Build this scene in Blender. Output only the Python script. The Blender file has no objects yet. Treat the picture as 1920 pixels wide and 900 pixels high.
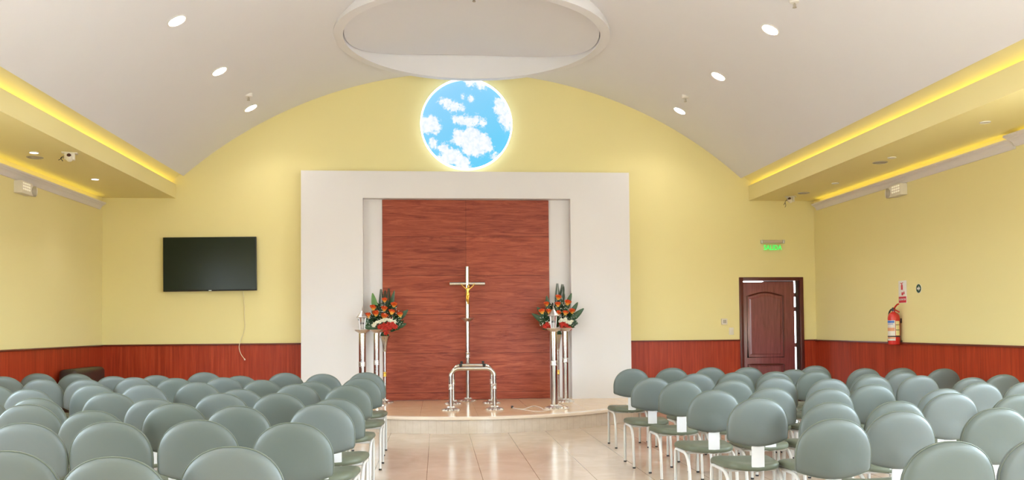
import bpy, bmesh, math, random
from mathutils import Vector, Matrix
PI = math.pi
random.seed(7)
SC = bpy.context.scene
COL = SC.collection
SC.view_settings.view_transform = 'Standard'
SC.view_settings.look = 'None'
SC.view_settings.gamma = 1.0
SC.view_settings.use_curve_mapping = False
SC.view_settings.exposure = 0.66

# ------------------------------------------------------------------ helpers
def rot(a, axis='Z'):
    return Matrix.Rotation(a, 4, axis)
def mv(x, y, z):
    return Matrix.Translation((x, y, z))

class MB:
    """collects shapes into one mesh object"""
    def __init__(self):
        self.bm = bmesh.new()
    def face(self, pts):
        vs = [self.bm.verts.new(p) for p in pts]
        return self.bm.faces.new(vs)
    def grid(self, rows, close_u=False, close_v=False, cap=False, T=None):
        """rows: list of lists of points"""
        bm = self.bm
        V = [[bm.verts.new(T @ Vector(p) if T else p) for p in r] for r in rows]
        n, m = len(V), len(V[0])
        for i in range(n if close_u else n - 1):
            for j in range(m if close_v else m - 1):
                a, b = V[i][j], V[i][(j + 1) % m]
                c, d = V[(i + 1) % n][(j + 1) % m], V[(i + 1) % n][j]
                try:
                    bm.faces.new((a, b, c, d))
                except ValueError:
                    pass
        if cap:
            try:
                bm.faces.new(list(reversed(V[0])))
                bm.faces.new(V[-1])
            except ValueError:
                pass
        return self
    def box(self, c, s, bevel=0.0, T=None, seg=2):
        b = bmesh.new()
        bmesh.ops.create_cube(b, size=1.0)
        bmesh.ops.scale(b, vec=s, verts=b.verts)
        if bevel > 0:
            bmesh.ops.bevel(b, geom=list(b.edges), offset=bevel, segments=seg, affect='EDGES', profile=0.5)
        bmesh.ops.translate(b, vec=c, verts=b.verts)
        return self.merge(b, T)
    def merge(self, b, T=None):
        if T:
            bmesh.ops.transform(b, matrix=T, verts=b.verts)
        m = bpy.data.meshes.new('tmp')
        b.to_mesh(m); b.free()
        self.bm.from_mesh(m)
        bpy.data.meshes.remove(m)
        return self
    def bx(self, x0, x1, y0, y1, z0, z1, bevel=0.0, T=None):
        return self.box(((x0 + x1) / 2, (y0 + y1) / 2, (z0 + z1) / 2), (abs(x1 - x0), abs(y1 - y0), abs(z1 - z0)), bevel, T)
    def lathe(self, prof, seg=24, c=(0, 0, 0), flute=None, T=None):
        """prof: (r, z) list from bottom to top; flute = (count, depth fraction)"""
        rows = []
        for r, z in prof:
            row = []
            for k in range(seg):
                a = 2 * PI * k / seg
                rr = r
                if flute:
                    rr = r * (1 + flute[1] * math.cos(flute[0] * a))
                row.append((c[0] + rr * math.cos(a), c[1] + rr * math.sin(a), c[2] + z))
            rows.append(row)
        return self.grid(rows, close_v=True, cap=True, T=T)
    def tube(self, path, r, seg=10, closed=False, T=None, r2=None):
        P = [Vector(p) for p in path]
        n = len(P)
        rows = []
        up = None
        for i in range(n):
            if closed:
                t = P[(i + 1) % n] - P[i - 1]
            else:
                t = P[min(i + 1, n - 1)] - P[max(i - 1, 0)]
            t.normalize()
            if up is None:
                up = Vector((0, 0, 1)) if abs(t.z) < 0.9 else Vector((1, 0, 0))
            s = t.cross(up)
            if s.length < 1e-5:
                s = t.orthogonal()
            s.normalize()
            up = s.cross(t).normalized()
            rr = r if r2 is None else r + (r2 - r) * i / (n - 1)
            rows.append([P[i] + (s * math.cos(a) + up * math.sin(a)) * rr for a in [2 * PI * k / seg for k in range(seg)]])
        return self.grid(rows, close_u=closed, close_v=True, cap=not closed, T=T)
    def prism(self, outline, y0, y1, T=None):
        """outline in (x, z), extruded along y"""
        a = [(x, y0, z) for x, z in outline]
        b = [(x, y1, z) for x, z in outline]
        return self.grid([a, b], close_v=True, cap=True, T=T)
    def sphere(self, c, r, s=(1, 1, 1), T=None, u=12, v=8):
        b = bmesh.new()
        bmesh.ops.create_uvsphere(b, u_segments=u, v_segments=v, radius=r)
        bmesh.ops.scale(b, vec=s, verts=b.verts)
        bmesh.ops.translate(b, vec=c, verts=b.verts)
        return self.merge(b, T)
    def build(self, name, mat=None, parent=None, smooth=True, ang=40, normals=True):
        bm = self.bm
        if normals:
            bmesh.ops.recalc_face_normals(bm, faces=bm.faces)
        me = bpy.data.meshes.new(name)
        bm.to_mesh(me); bm.free()
        if smooth:
            me.polygons.foreach_set('use_smooth', [True] * len(me.polygons))
            me.set_sharp_from_angle(angle=math.radians(ang))
        o = bpy.data.objects.new(name, me)
        COL.objects.link(o)
        if mat:
            me.materials.append(mat)
        if parent:
            o.parent = parent
        return o

def empty(name, loc=(0, 0, 0), rz=0.0):
    o = bpy.data.objects.new(name, None)
    o.empty_display_size = 0.1
    COL.objects.link(o)
    o.location = loc
    o.rotation_euler = (0, 0, rz)
    return o
def tag(o, label, cat, group=None, kind=None):
    o['label'] = label
    o['category'] = cat
    if group: o['group'] = group
    if kind: o['kind'] = kind
    return o
def thing(name, label, cat, loc=(0, 0, 0), rz=0.0, group=None):
    return tag(empty(name, loc, rz), label, cat, group)
def struct(o):
    o['kind'] = 'structure'
    return o
def dup(root):
    r = root.copy(); COL.objects.link(r)
    for ch in list(root.children):
        c = ch.copy(); COL.objects.link(c); c.parent = r
        for g in list(ch.children):
            d = g.copy(); COL.objects.link(d); d.parent = c
    return r

# ------------------------------------------------------------------ materials
def mat(name, col, rough=0.5, metal=0.0, spec=0.5, emit=None, estr=0.0, noise=0.0, nscale=8.0, bump=0.0, bscale=60.0, coat=0.0, trans=0.0):
    m = bpy.data.materials.new(name); m.use_nodes = True
    nt = m.node_tree; b = nt.nodes['Principled BSDF']
    b.inputs['Base Color'].default_value = (*col, 1)
    b.inputs['Roughness'].default_value = rough
    b.inputs['Metallic'].default_value = metal
    b.inputs['Specular IOR Level'].default_value = spec
    b.inputs['Coat Weight'].default_value = coat
    b.inputs['Transmission Weight'].default_value = trans
    if emit:
        b.inputs['Emission Color'].default_value = (*emit, 1)
        b.inputs['Emission Strength'].default_value = estr
    tc = nt.nodes.new('ShaderNodeTexCoord')
    if noise > 0:
        n = nt.nodes.new('ShaderNodeTexNoise'); n.inputs['Scale'].default_value = nscale; n.inputs['Detail'].default_value = 4
        nt.links.new(tc.outputs['Object'], n.inputs['Vector'])
        mx = nt.nodes.new('ShaderNodeMix'); mx.data_type = 'RGBA'
        mx.inputs[6].default_value = (*[c * (1 - noise) for c in col], 1)
        mx.inputs[7].default_value = (*[min(1, c * (1 + noise)) for c in col], 1)
        nt.links.new(n.outputs['Fac'], mx.inputs[0])
        nt.links.new(mx.outputs[2], b.inputs['Base Color'])
    if bump > 0:
        n = nt.nodes.new('ShaderNodeTexNoise'); n.inputs['Scale'].default_value = bscale; n.inputs['Detail'].default_value = 3
        nt.links.new(tc.outputs['Object'], n.inputs['Vector'])
        bp = nt.nodes.new('ShaderNodeBump'); bp.inputs['Strength'].default_value = bump; bp.inputs['Distance'].default_value = 0.01
        nt.links.new(n.outputs['Fac'], bp.inputs['Height']); nt.links.new(bp.outputs['Normal'], b.inputs['Normal'])
    return m

class NT:
    """small node-building helper"""
    def __init__(self, name):
        self.m = bpy.data.materials.new(name); self.m.use_nodes = True
        self.nt = self.m.node_tree; self.b = self.nt.nodes['Principled BSDF']
        self.tc = self.nt.nodes.new('ShaderNodeTexCoord')
        s = self.nt.nodes.new('ShaderNodeSeparateXYZ'); self.link(self.tc.outputs['Object'], s.inputs[0])
        self.x, self.y, self.z = s.outputs
    def link(self, a, b): self.nt.links.new(a, b)
    def math(self, op, a, b=None, c=None, clamp=False):
        n = self.nt.nodes.new('ShaderNodeMath'); n.operation = op; n.use_clamp = clamp
        for i, v in enumerate((a, b, c)):
            if v is None: continue
            if isinstance(v, (int, float)): n.inputs[i].default_value = v
            else: self.link(v, n.inputs[i])
        return n.outputs[0]
    def vec(self, x, y, z):
        n = self.nt.nodes.new('ShaderNodeCombineXYZ')
        for i, v in enumerate((x, y, z)):
            if isinstance(v, (int, float)): n.inputs[i].default_value = v
            else: self.link(v, n.inputs[i])
        return n.outputs[0]
    def noise(self, v, scale, detail=4, rough=0.5, dist=0.0):
        n = self.nt.nodes.new('ShaderNodeTexNoise'); self.link(v, n.inputs['Vector'])
        n.inputs['Scale'].default_value = scale; n.inputs['Detail'].default_value = detail
        n.inputs['Roughness'].default_value = rough; n.inputs['Distortion'].default_value = dist
        return n.outputs['Fac']
    def ramp(self, f, stops):
        n = self.nt.nodes.new('ShaderNodeValToRGB'); self.link(f, n.inputs[0])
        e = n.color_ramp.elements
        while len(e) < len(stops): e.new(0.5)
        for i, (p, c) in enumerate(stops):
            e[i].position = p; e[i].color = (*c, 1)
        return n.outputs[0]
    def mix(self, f, a, b, blend='MIX'):
        n = self.nt.nodes.new('ShaderNodeMix'); n.data_type = 'RGBA'; n.blend_type = blend
        for i, v in ((0, f), (6, a), (7, b)):
            if isinstance(v, (int, float)): n.inputs[i].default_value = v
            elif isinstance(v, tuple): n.inputs[i].default_value = (*v, 1)
            else: self.link(v, n.inputs[i])
        return n.outputs[2]
    def bump(self, h, strength=0.3, dist=0.01):
        n = self.nt.nodes.new('ShaderNodeBump'); n.inputs['Strength'].default_value = strength; n.inputs['Distance'].default_value = dist
        self.link(h, n.inputs['Height']); self.link(n.outputs[0], self.b.inputs['Normal'])
    def color(self, c): self.link(c, self.b.inputs['Base Color'])
    def set(self, **k):
        for n, v in k.items(): self.b.inputs[n.replace('_', ' ')].default_value = v

def lines(n, coord, period, offset, width):
    """1 on thin lines every `period` along coord"""
    f = n.math('FRACT', n.math('DIVIDE', n.math('SUBTRACT', coord, offset), period))
    d = n.math('MINIMUM', f, n.math('SUBTRACT', 1.0, f))
    return n.math('LESS_THAN', d, width / period / 2)

def tile_floor():
    n = NT('beige_tile')
    gx = lines(n, n.x, 0.5, 0.397, 0.006); gy = lines(n, n.y, 0.5, 7.785, 0.003)
    cell = n.vec(n.math('FLOOR', n.math('DIVIDE', n.math('SUBTRACT', n.x, 0.397), 0.5)), n.math('FLOOR', n.math('DIVIDE', n.math('SUBTRACT', n.y, 7.785), 0.5)), 0.0)
    wn = n.nt.nodes.new('ShaderNodeTexWhiteNoise'); n.link(cell, wn.inputs['Vector'])
    cloud = n.noise(n.tc.outputs['Object'], 3.0, 6, 0.6, 0.8)
    base = n.ramp(cloud, [(0.3, (0.545, 0.435, 0.345)), (0.7, (0.635, 0.515, 0.42))])
    base = n.mix(0.12, base, n.ramp(wn.outputs['Value'], [(0, (0.48, 0.38, 0.29)), (1, (0.66, 0.54, 0.44))]))
    g = n.math('MAXIMUM', n.math('MULTIPLY', gx, 0.9), n.math('MULTIPLY', gy, 0.5))
    n.color(n.mix(g, base, (0.24, 0.17, 0.11)))
    n.link(n.math('MULTIPLY_ADD', cloud, 0.1, 0.13), n.b.inputs['Roughness'])
    n.set(Specular_IOR_Level=0.5)
    return n.m

def marble_top():
    n = NT('beige_marble')
    c = n.noise(n.tc.outputs['Object'], 4.0, 8, 0.65, 1.2)
    col = n.ramp(c, [(0.3, (0.72, 0.50, 0.31)), (0.7, (0.82, 0.61, 0.41))])
    g = n.math('MAXIMUM', lines(n, n.x, 0.75, 0.52, 0.004), lines(n, n.y, 0.75, 12.6, 0.004))
    n.color(n.mix(n.math('MULTIPLY', g, 0.6), col, (0.3, 0.21, 0.13)))
    n.set(Roughness=0.15, Specular_IOR_Level=0.3)
    return n.m

def riser_tile():
    n = NT('riser_tile')
    a = n.math('ARCTAN2', n.math('SUBTRACT', n.y, 13.79), n.math('SUBTRACT', n.x, 0.52))
    g = lines(n, n.math('MULTIPLY', a, 2.7), 0.104, 0.0, 0.004)
    c = n.noise(n.tc.outputs['Object'], 9.0, 5, 0.6)
    col = n.ramp(c, [(0.3, (0.60, 0.515, 0.43)), (0.7, (0.68, 0.595, 0.51))])
    n.color(n.mix(n.math('MULTIPLY', g, 0.45), col, (0.4, 0.28, 0.18)))
    n.set(Roughness=0.25)
    return n.m

def wainscot(axis):
    n = NT('wainscot_wood_' + axis)
    u = n.x if axis == 'x' else n.y
    v = n.vec(n.math('MULTIPLY', u, 16.0), 0.0, n.math('MULTIPLY', n.z, 0.8))
    c = n.noise(v, 1.6, 7, 0.65, 0.6)
    board = n.nt.nodes.new('ShaderNodeTexWhiteNoise'); board.noise_dimensions = '1D'
    n.link(n.math('FLOOR', n.math('DIVIDE', u, 0.045)), board.inputs['W'])
    col = n.ramp(c, [(0.25, (0.27, 0.026, 0.008)), (0.5, (0.39, 0.042, 0.013)), (0.78, (0.52, 0.075, 0.022))])
    tint = n.ramp(board.outputs['Value'], [(0, (0.86, 0.82, 0.8)), (1, (1.02, 1.02, 1.05))])
    col = n.mix(1.0, col, tint, 'MULTIPLY')
    g = lines(n, u, 0.045, 0.0, 0.004)
    n.color(n.mix(n.math('MULTIPLY', g, 0.38), col, (0.06, 0.01, 0.006)))
    n.bump(n.math('SUBTRACT', n.math('MULTIPLY', c, 0.15), g), 0.4, 0.004)
    n.set(Roughness=0.42, Specular_IOR_Level=0.25)
    return n.m

def panel_wood():
    n = NT('panel_wood')
    v = n.vec(n.math('MULTIPLY', n.x, 1.0), 0.0, n.math('MULTIPLY', n.z, 11.0))
    c = n.noise(v, 1.5, 8, 0.68, 1.4)
    f = n.noise(n.vec(n.math('MULTIPLY', n.x, 3.0), 0.0, n.math('MULTIPLY', n.z, 60.0)), 1.5, 4, 0.6)
    row = n.math('FLOOR', n.math('DIVIDE', n.math('SUBTRACT', n.z, 0.95), 0.615))
    w = n.nt.nodes.new('ShaderNodeTexWhiteNoise')
    n.link(n.vec(row, n.math('GREATER_THAN', n.x, 0.461), 0.0), w.inputs['Vector'])
    cc = n.math('ADD', n.math('MULTIPLY', c, 0.8), n.math('MULTIPLY', f, 0.2))
    col = n.ramp(cc, [(0.3, (0.15, 0.024, 0.014)), (0.47, (0.29, 0.058, 0.031)), (0.66, (0.44, 0.115, 0.057))])
    tint = n.ramp(w.outputs['Value'], [(0, (0.88, 0.86, 0.92)), (1, (1.1, 1.1, 1.05))])
    col = n.mix(1.0, col, tint, 'MULTIPLY')
    g = lines(n, n.z, 0.617, 0.95, 0.007)
    gx = n.math('MULTIPLY', n.math('LESS_THAN', n.math('ABSOLUTE', n.math('SUBTRACT', n.x, 0.461)), 0.003), n.math('GREATER_THAN', n.z, 1.58))
    g = n.math('MAXIMUM', g, n.math('MULTIPLY', gx, 0.7))
    n.color(n.mix(n.math('MULTIPLY', g, 0.7), col, (0.05, 0.01, 0.008)))
    n.bump(n.math('SUBTRACT', n.math('MULTIPLY', c, 0.1), g), 0.3, 0.004)
    n.set(Roughness=0.36, Specular_IOR_Level=0.22)
    return n.m

def door_wood():
    n = NT('door_wood')
    v = n.vec(n.math('MULTIPLY', n.x, 14.0), 0.0, n.math('MULTIPLY', n.z, 1.2))
    c = n.noise(v, 1.8, 6, 0.6, 1.0)
    n.color(n.ramp(c, [(0.3, (0.165, 0.043, 0.047)), (0.7, (0.27, 0.078, 0.082))]))
    n.set(Roughness=0.3, Coat_Weight=0.4, Coat_Roughness=0.2)
    return n.m

def vinyl(name, a, b):
    n = NT(name)
    oi = n.nt.nodes.new('ShaderNodeObjectInfo')
    c = n.noise(n.tc.outputs['Object'], 7.0, 3)
    f = n.math('ADD', n.math('MULTIPLY', oi.outputs['Random'], 0.75), n.math('MULTIPLY', c, 0.25))
    n.color(n.ramp(f, [(0.1, a), (0.9, b)]))
    w = n.noise(n.tc.outputs['Object'], 14.0, 2)
    n.bump(w, 0.12, 0.01)
    n.set(Roughness=0.44, Specular_IOR_Level=0.42)
    return n.m

def rose_mat():
    n = NT('rose_petal')
    s = n.nt.nodes.new('ShaderNodeSeparateXYZ'); n.link(n.tc.outputs['Generated'], s.inputs[0])
    nz = n.noise(n.tc.outputs['Object'], 40.0, 2)
    f = n.math('ADD', s.outputs[2], n.math('MULTIPLY', n.math('SUBTRACT', nz, 0.5), 0.5))
    n.color(n.ramp(f, [(0.25, (0.88, 0.56, 0.10)), (0.58, (0.90, 0.36, 0.05)), (0.78, (0.82, 0.13, 0.02)), (0.97, (0.68, 0.045, 0.012))]))
    n.set(Roughness=0.5)
    return n.m

CLOUDS = [(.10,-.33,.28),(.22,-.48,.24),(.38,-.42,.20),(.05,-.55,.16),(-.14,-.30,.20),(.50,-.52,.12),(-.25,.12,.09),(-.12,.09,.11),(.05,.06,.14),(.22,.08,.12),(.35,.05,.10),
          (-.92,-.02,.20),(-.78,0,.19),(-.68,-.08,.12),(-.74,-.43,.11),(-.52,-.55,.13),(-.32,-.73,.21),(-.10,-.88,.20),(-.50,-.78,.14),
          (.74,.50,.14),(.80,.38,.19),(.88,.16,.18),(.92,-.04,.12),(-.55,.50,.09),(-.43,.46,.12),(-.28,.40,.12),(-.10,.36,.08),(.10,.57,.08),(-.06,.62,.05),(.62,-.72,.09),(.35,1.0,.2),(.1,1.04,.18)]
def sky_mat():
    n = NT('sky_print')
    cx, cz, R = 0.49, 4.66, 0.73
    u = n.math('DIVIDE', n.math('SUBTRACT', n.x, cx), R); v = n.math('DIVIDE', n.math('SUBTRACT', n.z, cz), R)
    p = n.vec(u, 0.0, v)
    n1 = n.noise(p, 6.0, 9, 0.62)
    d = None
    for a, b, r in CLOUDS:
        vd = n.nt.nodes.new('ShaderNodeVectorMath'); vd.operation = 'DISTANCE'
        n.link(p, vd.inputs[0]); vd.inputs[1].default_value = (a, 0, b)
        e = n.math('SUBTRACT', vd.outputs['Value'], r)
        d = e if d is None else n.math('SMOOTH_MIN', d, e, 0.05)
    n3 = n.noise(p, 17.0, 6, 0.6)
    d = n.math('ADD', d, n.math('ADD', n.math('MULTIPLY', n.math('SUBTRACT', n1, 0.5), 0.30), n.math('MULTIPLY', n.math('SUBTRACT', n3, 0.5), 0.22)))
    mr = n.nt.nodes.new('ShaderNodeMapRange'); mr.interpolation_type = 'SMOOTHSTEP'
    n.link(d, mr.inputs[0]); mr.inputs[1].default_value = 0.03; mr.inputs[2].default_value = -0.05
    sky = n.ramp(n.math('MULTIPLY_ADD', v, 0.35, n.math('MULTIPLY_ADD', u, -0.2, 0.5)), [(0.1, (0.085, 0.54, 0.83)), (0.9, (0.24, 0.58, 0.86))])
    n2 = n.noise(p, 9.0, 5, 0.6)
    cl = n.ramp(n2, [(0.3, (0.62, 0.73, 0.83)), (0.62, (0.92, 0.93, 0.95))])
    col = n.mix(mr.outputs[0], sky, cl)
    n.b.inputs['Base Color'].default_value = (0.02, 0.02, 0.02, 1)
    n.link(col, n.b.inputs['Emission Color'])
    n.set(Emission_Strength=0.70, Roughness=0.6)
    return n.m

M = dict(
    floor=tile_floor(), marble=marble_top(), riser=riser_tile(), wx=wainscot('x'), wy=wainscot('y'), panel=panel_wood(), doorw=door_wood(),
    vinyl=vinyl('sage_vinyl', (0.080, 0.094, 0.079), (0.106, 0.121, 0.114)),
    vinyl2=vinyl('sage_vinyl_seat', (0.095, 0.108, 0.072), (0.115, 0.128, 0.088)),
    rim_line=mat('rim_line_vinyl', (0.105, 0.12, 0.085), 0.45, noise=0.05, nscale=30),
    yellow=mat('yellow_paint', (0.83, 0.72, 0.345), 0.6, noise=0.02, nscale=0.7, spec=0.3),
    white=mat('white_ceiling_paint', (0.775, 0.76, 0.775), 0.7, noise=0.015, nscale=1.5, spec=0.3),
    altar=mat('white_wall_paint', (0.735, 0.705, 0.695), 0.6, noise=0.015, nscale=2.0, spec=0.3),
    mould=mat('mould_white', (0.74, 0.69, 0.66), 0.5),
    cap=mat('dark_cap_wood', (0.14, 0.022, 0.012), 0.3, noise=0.2, nscale=20),
    frame=mat('door_frame_wood', (0.09, 0.014, 0.012), 0.3, noise=0.2, nscale=15),
    dark=mat('door_rebate', (0.035, 0.012, 0.008), 0.5, noise=0.1),
    legp=mat('white_powder_coat', (0.56, 0.54, 0.51), 0.3, noise=0.02, nscale=30),
    plate=mat('white_plate', (0.60, 0.60, 0.61), 0.35, noise=0.02, nscale=25),
    rubber=mat('black_rubber', (0.02, 0.02, 0.02), 0.6, noise=0.1, nscale=50),
    steel=mat('polished_steel', (0.56, 0.53, 0.50), 0.17, 1.0, noise=0.03, nscale=20),
    steel2=mat('cast_steel', (0.68, 0.655, 0.63), 0.28, 1.0, bump=0.25, bscale=90),
    gold=mat('gold', (0.85, 0.55, 0.12), 0.28, 1.0, noise=0.05, nscale=60),
    glass=mat('lantern_glass', (0.95, 0.95, 0.97), 0.1, trans=0.85, noise=0.02),
    candle=mat('candle', (0.85, 0.80, 0.72), 0.5, noise=0.03),
    rose=rose_mat(),
    mum=mat('white_petals', (0.80, 0.78, 0.62), 0.6, noise=0.1, nscale=80),
    red=mat('red_petals', (0.55, 0.028, 0.014), 0.5, noise=0.3, nscale=60),
    leaf=mat('dark_leaf', (0.022, 0.065, 0.022), 0.4, noise=0.4, nscale=25),
    frond=mat('palm_leaf', (0.010, 0.038, 0.015), 0.45, noise=0.3, nscale=20),
    leaf2=mat('light_leaf', (0.085, 0.20, 0.035), 0.4, noise=0.3, nscale=12),
    breath=mat('baby_breath', (0.80, 0.82, 0.75), 0.6, noise=0.05),
    screen=mat('tv_screen', (0.012, 0.019, 0.010), 0.22, noise=0.1, nscale=2, spec=0.2),
    bezel=mat('tv_bezel', (0.006, 0.006, 0.006), 0.35, noise=0.1),
    silver=mat('silver', (0.6, 0.6, 0.6), 0.3, 0.8, noise=0.05),
    cable=mat('white_cable', (0.78, 0.72, 0.66), 0.4, noise=0.03),
    cable2=mat('ivory_cable', (0.76, 0.66, 0.42), 0.4, noise=0.03),
    plastic=mat('white_plastic', (0.76, 0.70, 0.58), 0.4, noise=0.03, nscale=20),
    plastic2=mat('grey_plastic', (0.42, 0.37, 0.29), 0.5, noise=0.05, nscale=20),
    black=mat('black_plastic', (0.015, 0.012, 0.012), 0.3, noise=0.1),
    lens=mat('dark_lens', (0.06, 0.02, 0.02), 0.1, noise=0.1),
    cells=mat('led_cells', (0.85, 0.80, 0.66), 0.3, noise=0.05, emit=(1, 0.9, 0.7), estr=0.25),
    leather=mat('dark_leather', (0.035, 0.024, 0.018), 0.4, bump=0.2, bscale=40, noise=0.15, nscale=10),
    exred=mat('red_paint', (0.56, 0.018, 0.014), 0.25, noise=0.05, coat=0.4),
    signw=mat('sign_white', (0.80, 0.76, 0.72), 0.5, noise=0.02),
    signr=mat('sign_red', (0.60, 0.03, 0.05), 0.5, noise=0.05),
    signg=mat('sign_green', (0.02, 0.075, 0.05), 0.5, noise=0.05),
    acryl=mat('acrylic', (0.98, 0.99, 0.96), 0.02, noise=0.005, trans=1.0, spec=0.1),
    green=mat('exit_green', (0.02, 0.5, 0.10), 0.5, noise=0.03, emit=(0.03, 0.75, 0.12), estr=0.75),
    tubew=mat('tube_case', (0.56, 0.45, 0.33), 0.35, noise=0.08, nscale=30),
    bulb=mat('downlight_lens', (0.9, 0.9, 0.9), 0.4, emit=(1.0, 0.96, 0.88), estr=14.0, noise=0.01),
    bulb2=mat('small_led_lens', (0.9, 0.9, 0.9), 0.4, emit=(0.95, 0.95, 1.0), estr=6.0, noise=0.01),
    lampoff=mat('unlit_lens', (0.55, 0.50, 0.42), 0.3, noise=0.03),
    trimring=mat('lamp_trim', (0.78, 0.75, 0.70), 0.4, noise=0.02),
    strip=mat('led_strip_glow', (0.9, 0.8, 0.3), 0.5, emit=(1.0, 0.88, 0.16), estr=3.6, noise=0.01),
    strip2=mat('moulding_strip_glow', (0.9, 0.8, 0.3), 0.5, emit=(1.0, 0.86, 0.16), estr=2.2, noise=0.01),
    halo=mat('added_halo_glow', (0.9, 0.9, 0.9), 0.5, emit=(0.55, 0.74, 1.0), estr=1.1, noise=0.01),
    rim=mat('added_rim_glow', (0.9, 0.9, 0.9), 0.5, emit=(0.80, 0.88, 1.0), estr=4.5, noise=0.01),
    sky=sky_mat(),
    labelp=mat('label_paper', (0.72, 0.66, 0.58), 0.5, noise=0.05, nscale=40),
    labelb=mat('label_blue', (0.05, 0.16, 0.50), 0.5, noise=0.05),
    labelo=mat('label_orange', (0.66, 0.30, 0.15), 0.5, noise=0.15, nscale=60),
    labely=mat('label_yellow', (0.72, 0.62, 0.30), 0.5, noise=0.1, nscale=60),
)
M['acryl'].node_tree.nodes['Principled BSDF'].inputs['IOR'].default_value = 1.05
# ------------------------------------------------------------------ the room
YB = 14.0; Y0 = -4.0
XL, XR = -5.22, 6.327
CX = 0.553
VX, VZ, VR = 0.556, -1.314, 6.835       # barrel vault axis and radius
ZS = 3.437                              # underside of the side soffits
PX, PY, PR, PH = 0.52, 13.79, 2.70, 0.215   # half-round platform
def vz(x, r=VR):
    return VZ + math.sqrt(max(0, r * r - (x - VX) ** 2))

b = MB(); b.bx(XL - 0.2, XR + 0.2, Y0, YB + 1.6, -0.1, 0.0)
struct(b.build('floor', M['floor'], smooth=False))

# back wall, its top following the vault, with the doorway cut out
DX0, DX1, DZ = 5.04, 6.08, 2.125
b = MB()
xs = sorted(set([XL - 0.2, -4.3, DX0, DX1, XR + 0.2] + [-4.3 + k * (DX0 + 4.3) / 48 for k in range(49)]))
def wtop(x):
    return vz(x) + 0.12 if -4.05 < x < 5.1 else 3.95
for i in range(len(xs) - 1):
    x0, x1 = xs[i], xs[i + 1]
    zb = DZ if (x0 >= DX0 - 1e-6 and x1 <= DX1 + 1e-6) else -0.05
    za, zc = wtop(x0), wtop(x1)
    b.grid([[(x0, YB, zb), (x1, YB, zb), (x1, YB, zc), (x0, YB, za)], [(x0, YB + 0.16, zb), (x1, YB + 0.16, zb), (x1, YB + 0.16, zc), (x0, YB + 0.16, za)]], close_v=True, cap=True)
bmesh.ops.remove_doubles(b.bm, verts=b.bm.verts, dist=1e-4)
struct(b.build('wall_back', M['yellow'], smooth=False))
b = MB(); b.bx(XL - 0.16, XL, 8.0, YB + 0.1, -0.05, ZS + 0.5); b.bx(XL - 0.16, XL, Y0, 8.0, -0.05, 1.2); b.bx(XL - 0.16, XL, Y0, 8.0, 2.9, ZS + 0.5)
for ya, yb in ((Y0, -1.5), (0.5, 2.0), (4.0, 5.5), (7.2, 8.0)):  # piers between unseen window openings, added to light the right wall
    b.bx(XL - 0.16, XL, ya, yb, 1.2, 2.9)
struct(b.build('wall_left', M['yellow'], smooth=False))
# right wall: tall window openings near the camera end let the daylight in
b = MB(); b.bx(XR, XR + 0.16, 6.4, YB + 0.1, -0.05, ZS + 0.5)
b.bx(XR, XR + 0.16, Y0, 6.4, -0.05, 1.15); b.bx(XR, XR + 0.16, Y0, 6.4, 2.95, ZS + 0.5)
for yy in (Y0, -1.0, 2.0, 5.0):
    b.bx(XR, XR + 0.16, yy, yy + 0.3, 1.15, 2.95)
struct(b.build('wall_right', M['yellow'], smooth=False))
# rear wall behind the camera, its unseen opening sized for the daylight
b = MB(); b.bx(XL - 0.16, 2.0, Y0 - 0.16, Y0, -0.05, 6.0); b.bx(2.0, XR + 0.16, Y0 - 0.16, Y0, 2.3, 6.0); b.bx(4.6, XR + 0.16, Y0 - 0.16, Y0, -0.05, 2.3)
struct(b.build('wall_rear', M['yellow'], smooth=False))

# wainscots with their dark cap rails
def wains(name, bounds, material, capb):
    o = struct(MB().bx(*bounds).build(name, material, smooth=False))
    MB().bx(*capb, bevel=0.006).build('cap_rail', M['cap'], o)
WZ = 1.11
wains('trim_1', (XL, XL + 0.02, Y0, YB, 0.0, WZ), M['wy'], (XL, XL + 0.045, Y0, YB, WZ, WZ + 0.025))
wains('trim_2', (XL, -2.10, YB - 0.02, YB, 0.0, WZ), M['wx'], (XL, -2.10, YB - 0.045, YB, WZ, WZ + 0.025))
wains('trim_3', (3.085, 5.008, YB - 0.02, YB, 0.0, WZ - 0.01), M['wx'], (3.085, 5.008, YB - 0.045, YB, WZ - 0.01, WZ + 0.01))
wains('trim_4', (6.112, XR, YB - 0.02, YB, 0.0, WZ - 0.02), M['wx'], (6.112, XR, YB - 0.045, YB, WZ - 0.02, WZ))
wains('trim_5', (XR - 0.02, XR, Y0, YB, 0.0, WZ - 0.025), M['wy'], (XR - 0.045, XR, Y0, YB, WZ - 0.025, WZ - 0.003))

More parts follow.
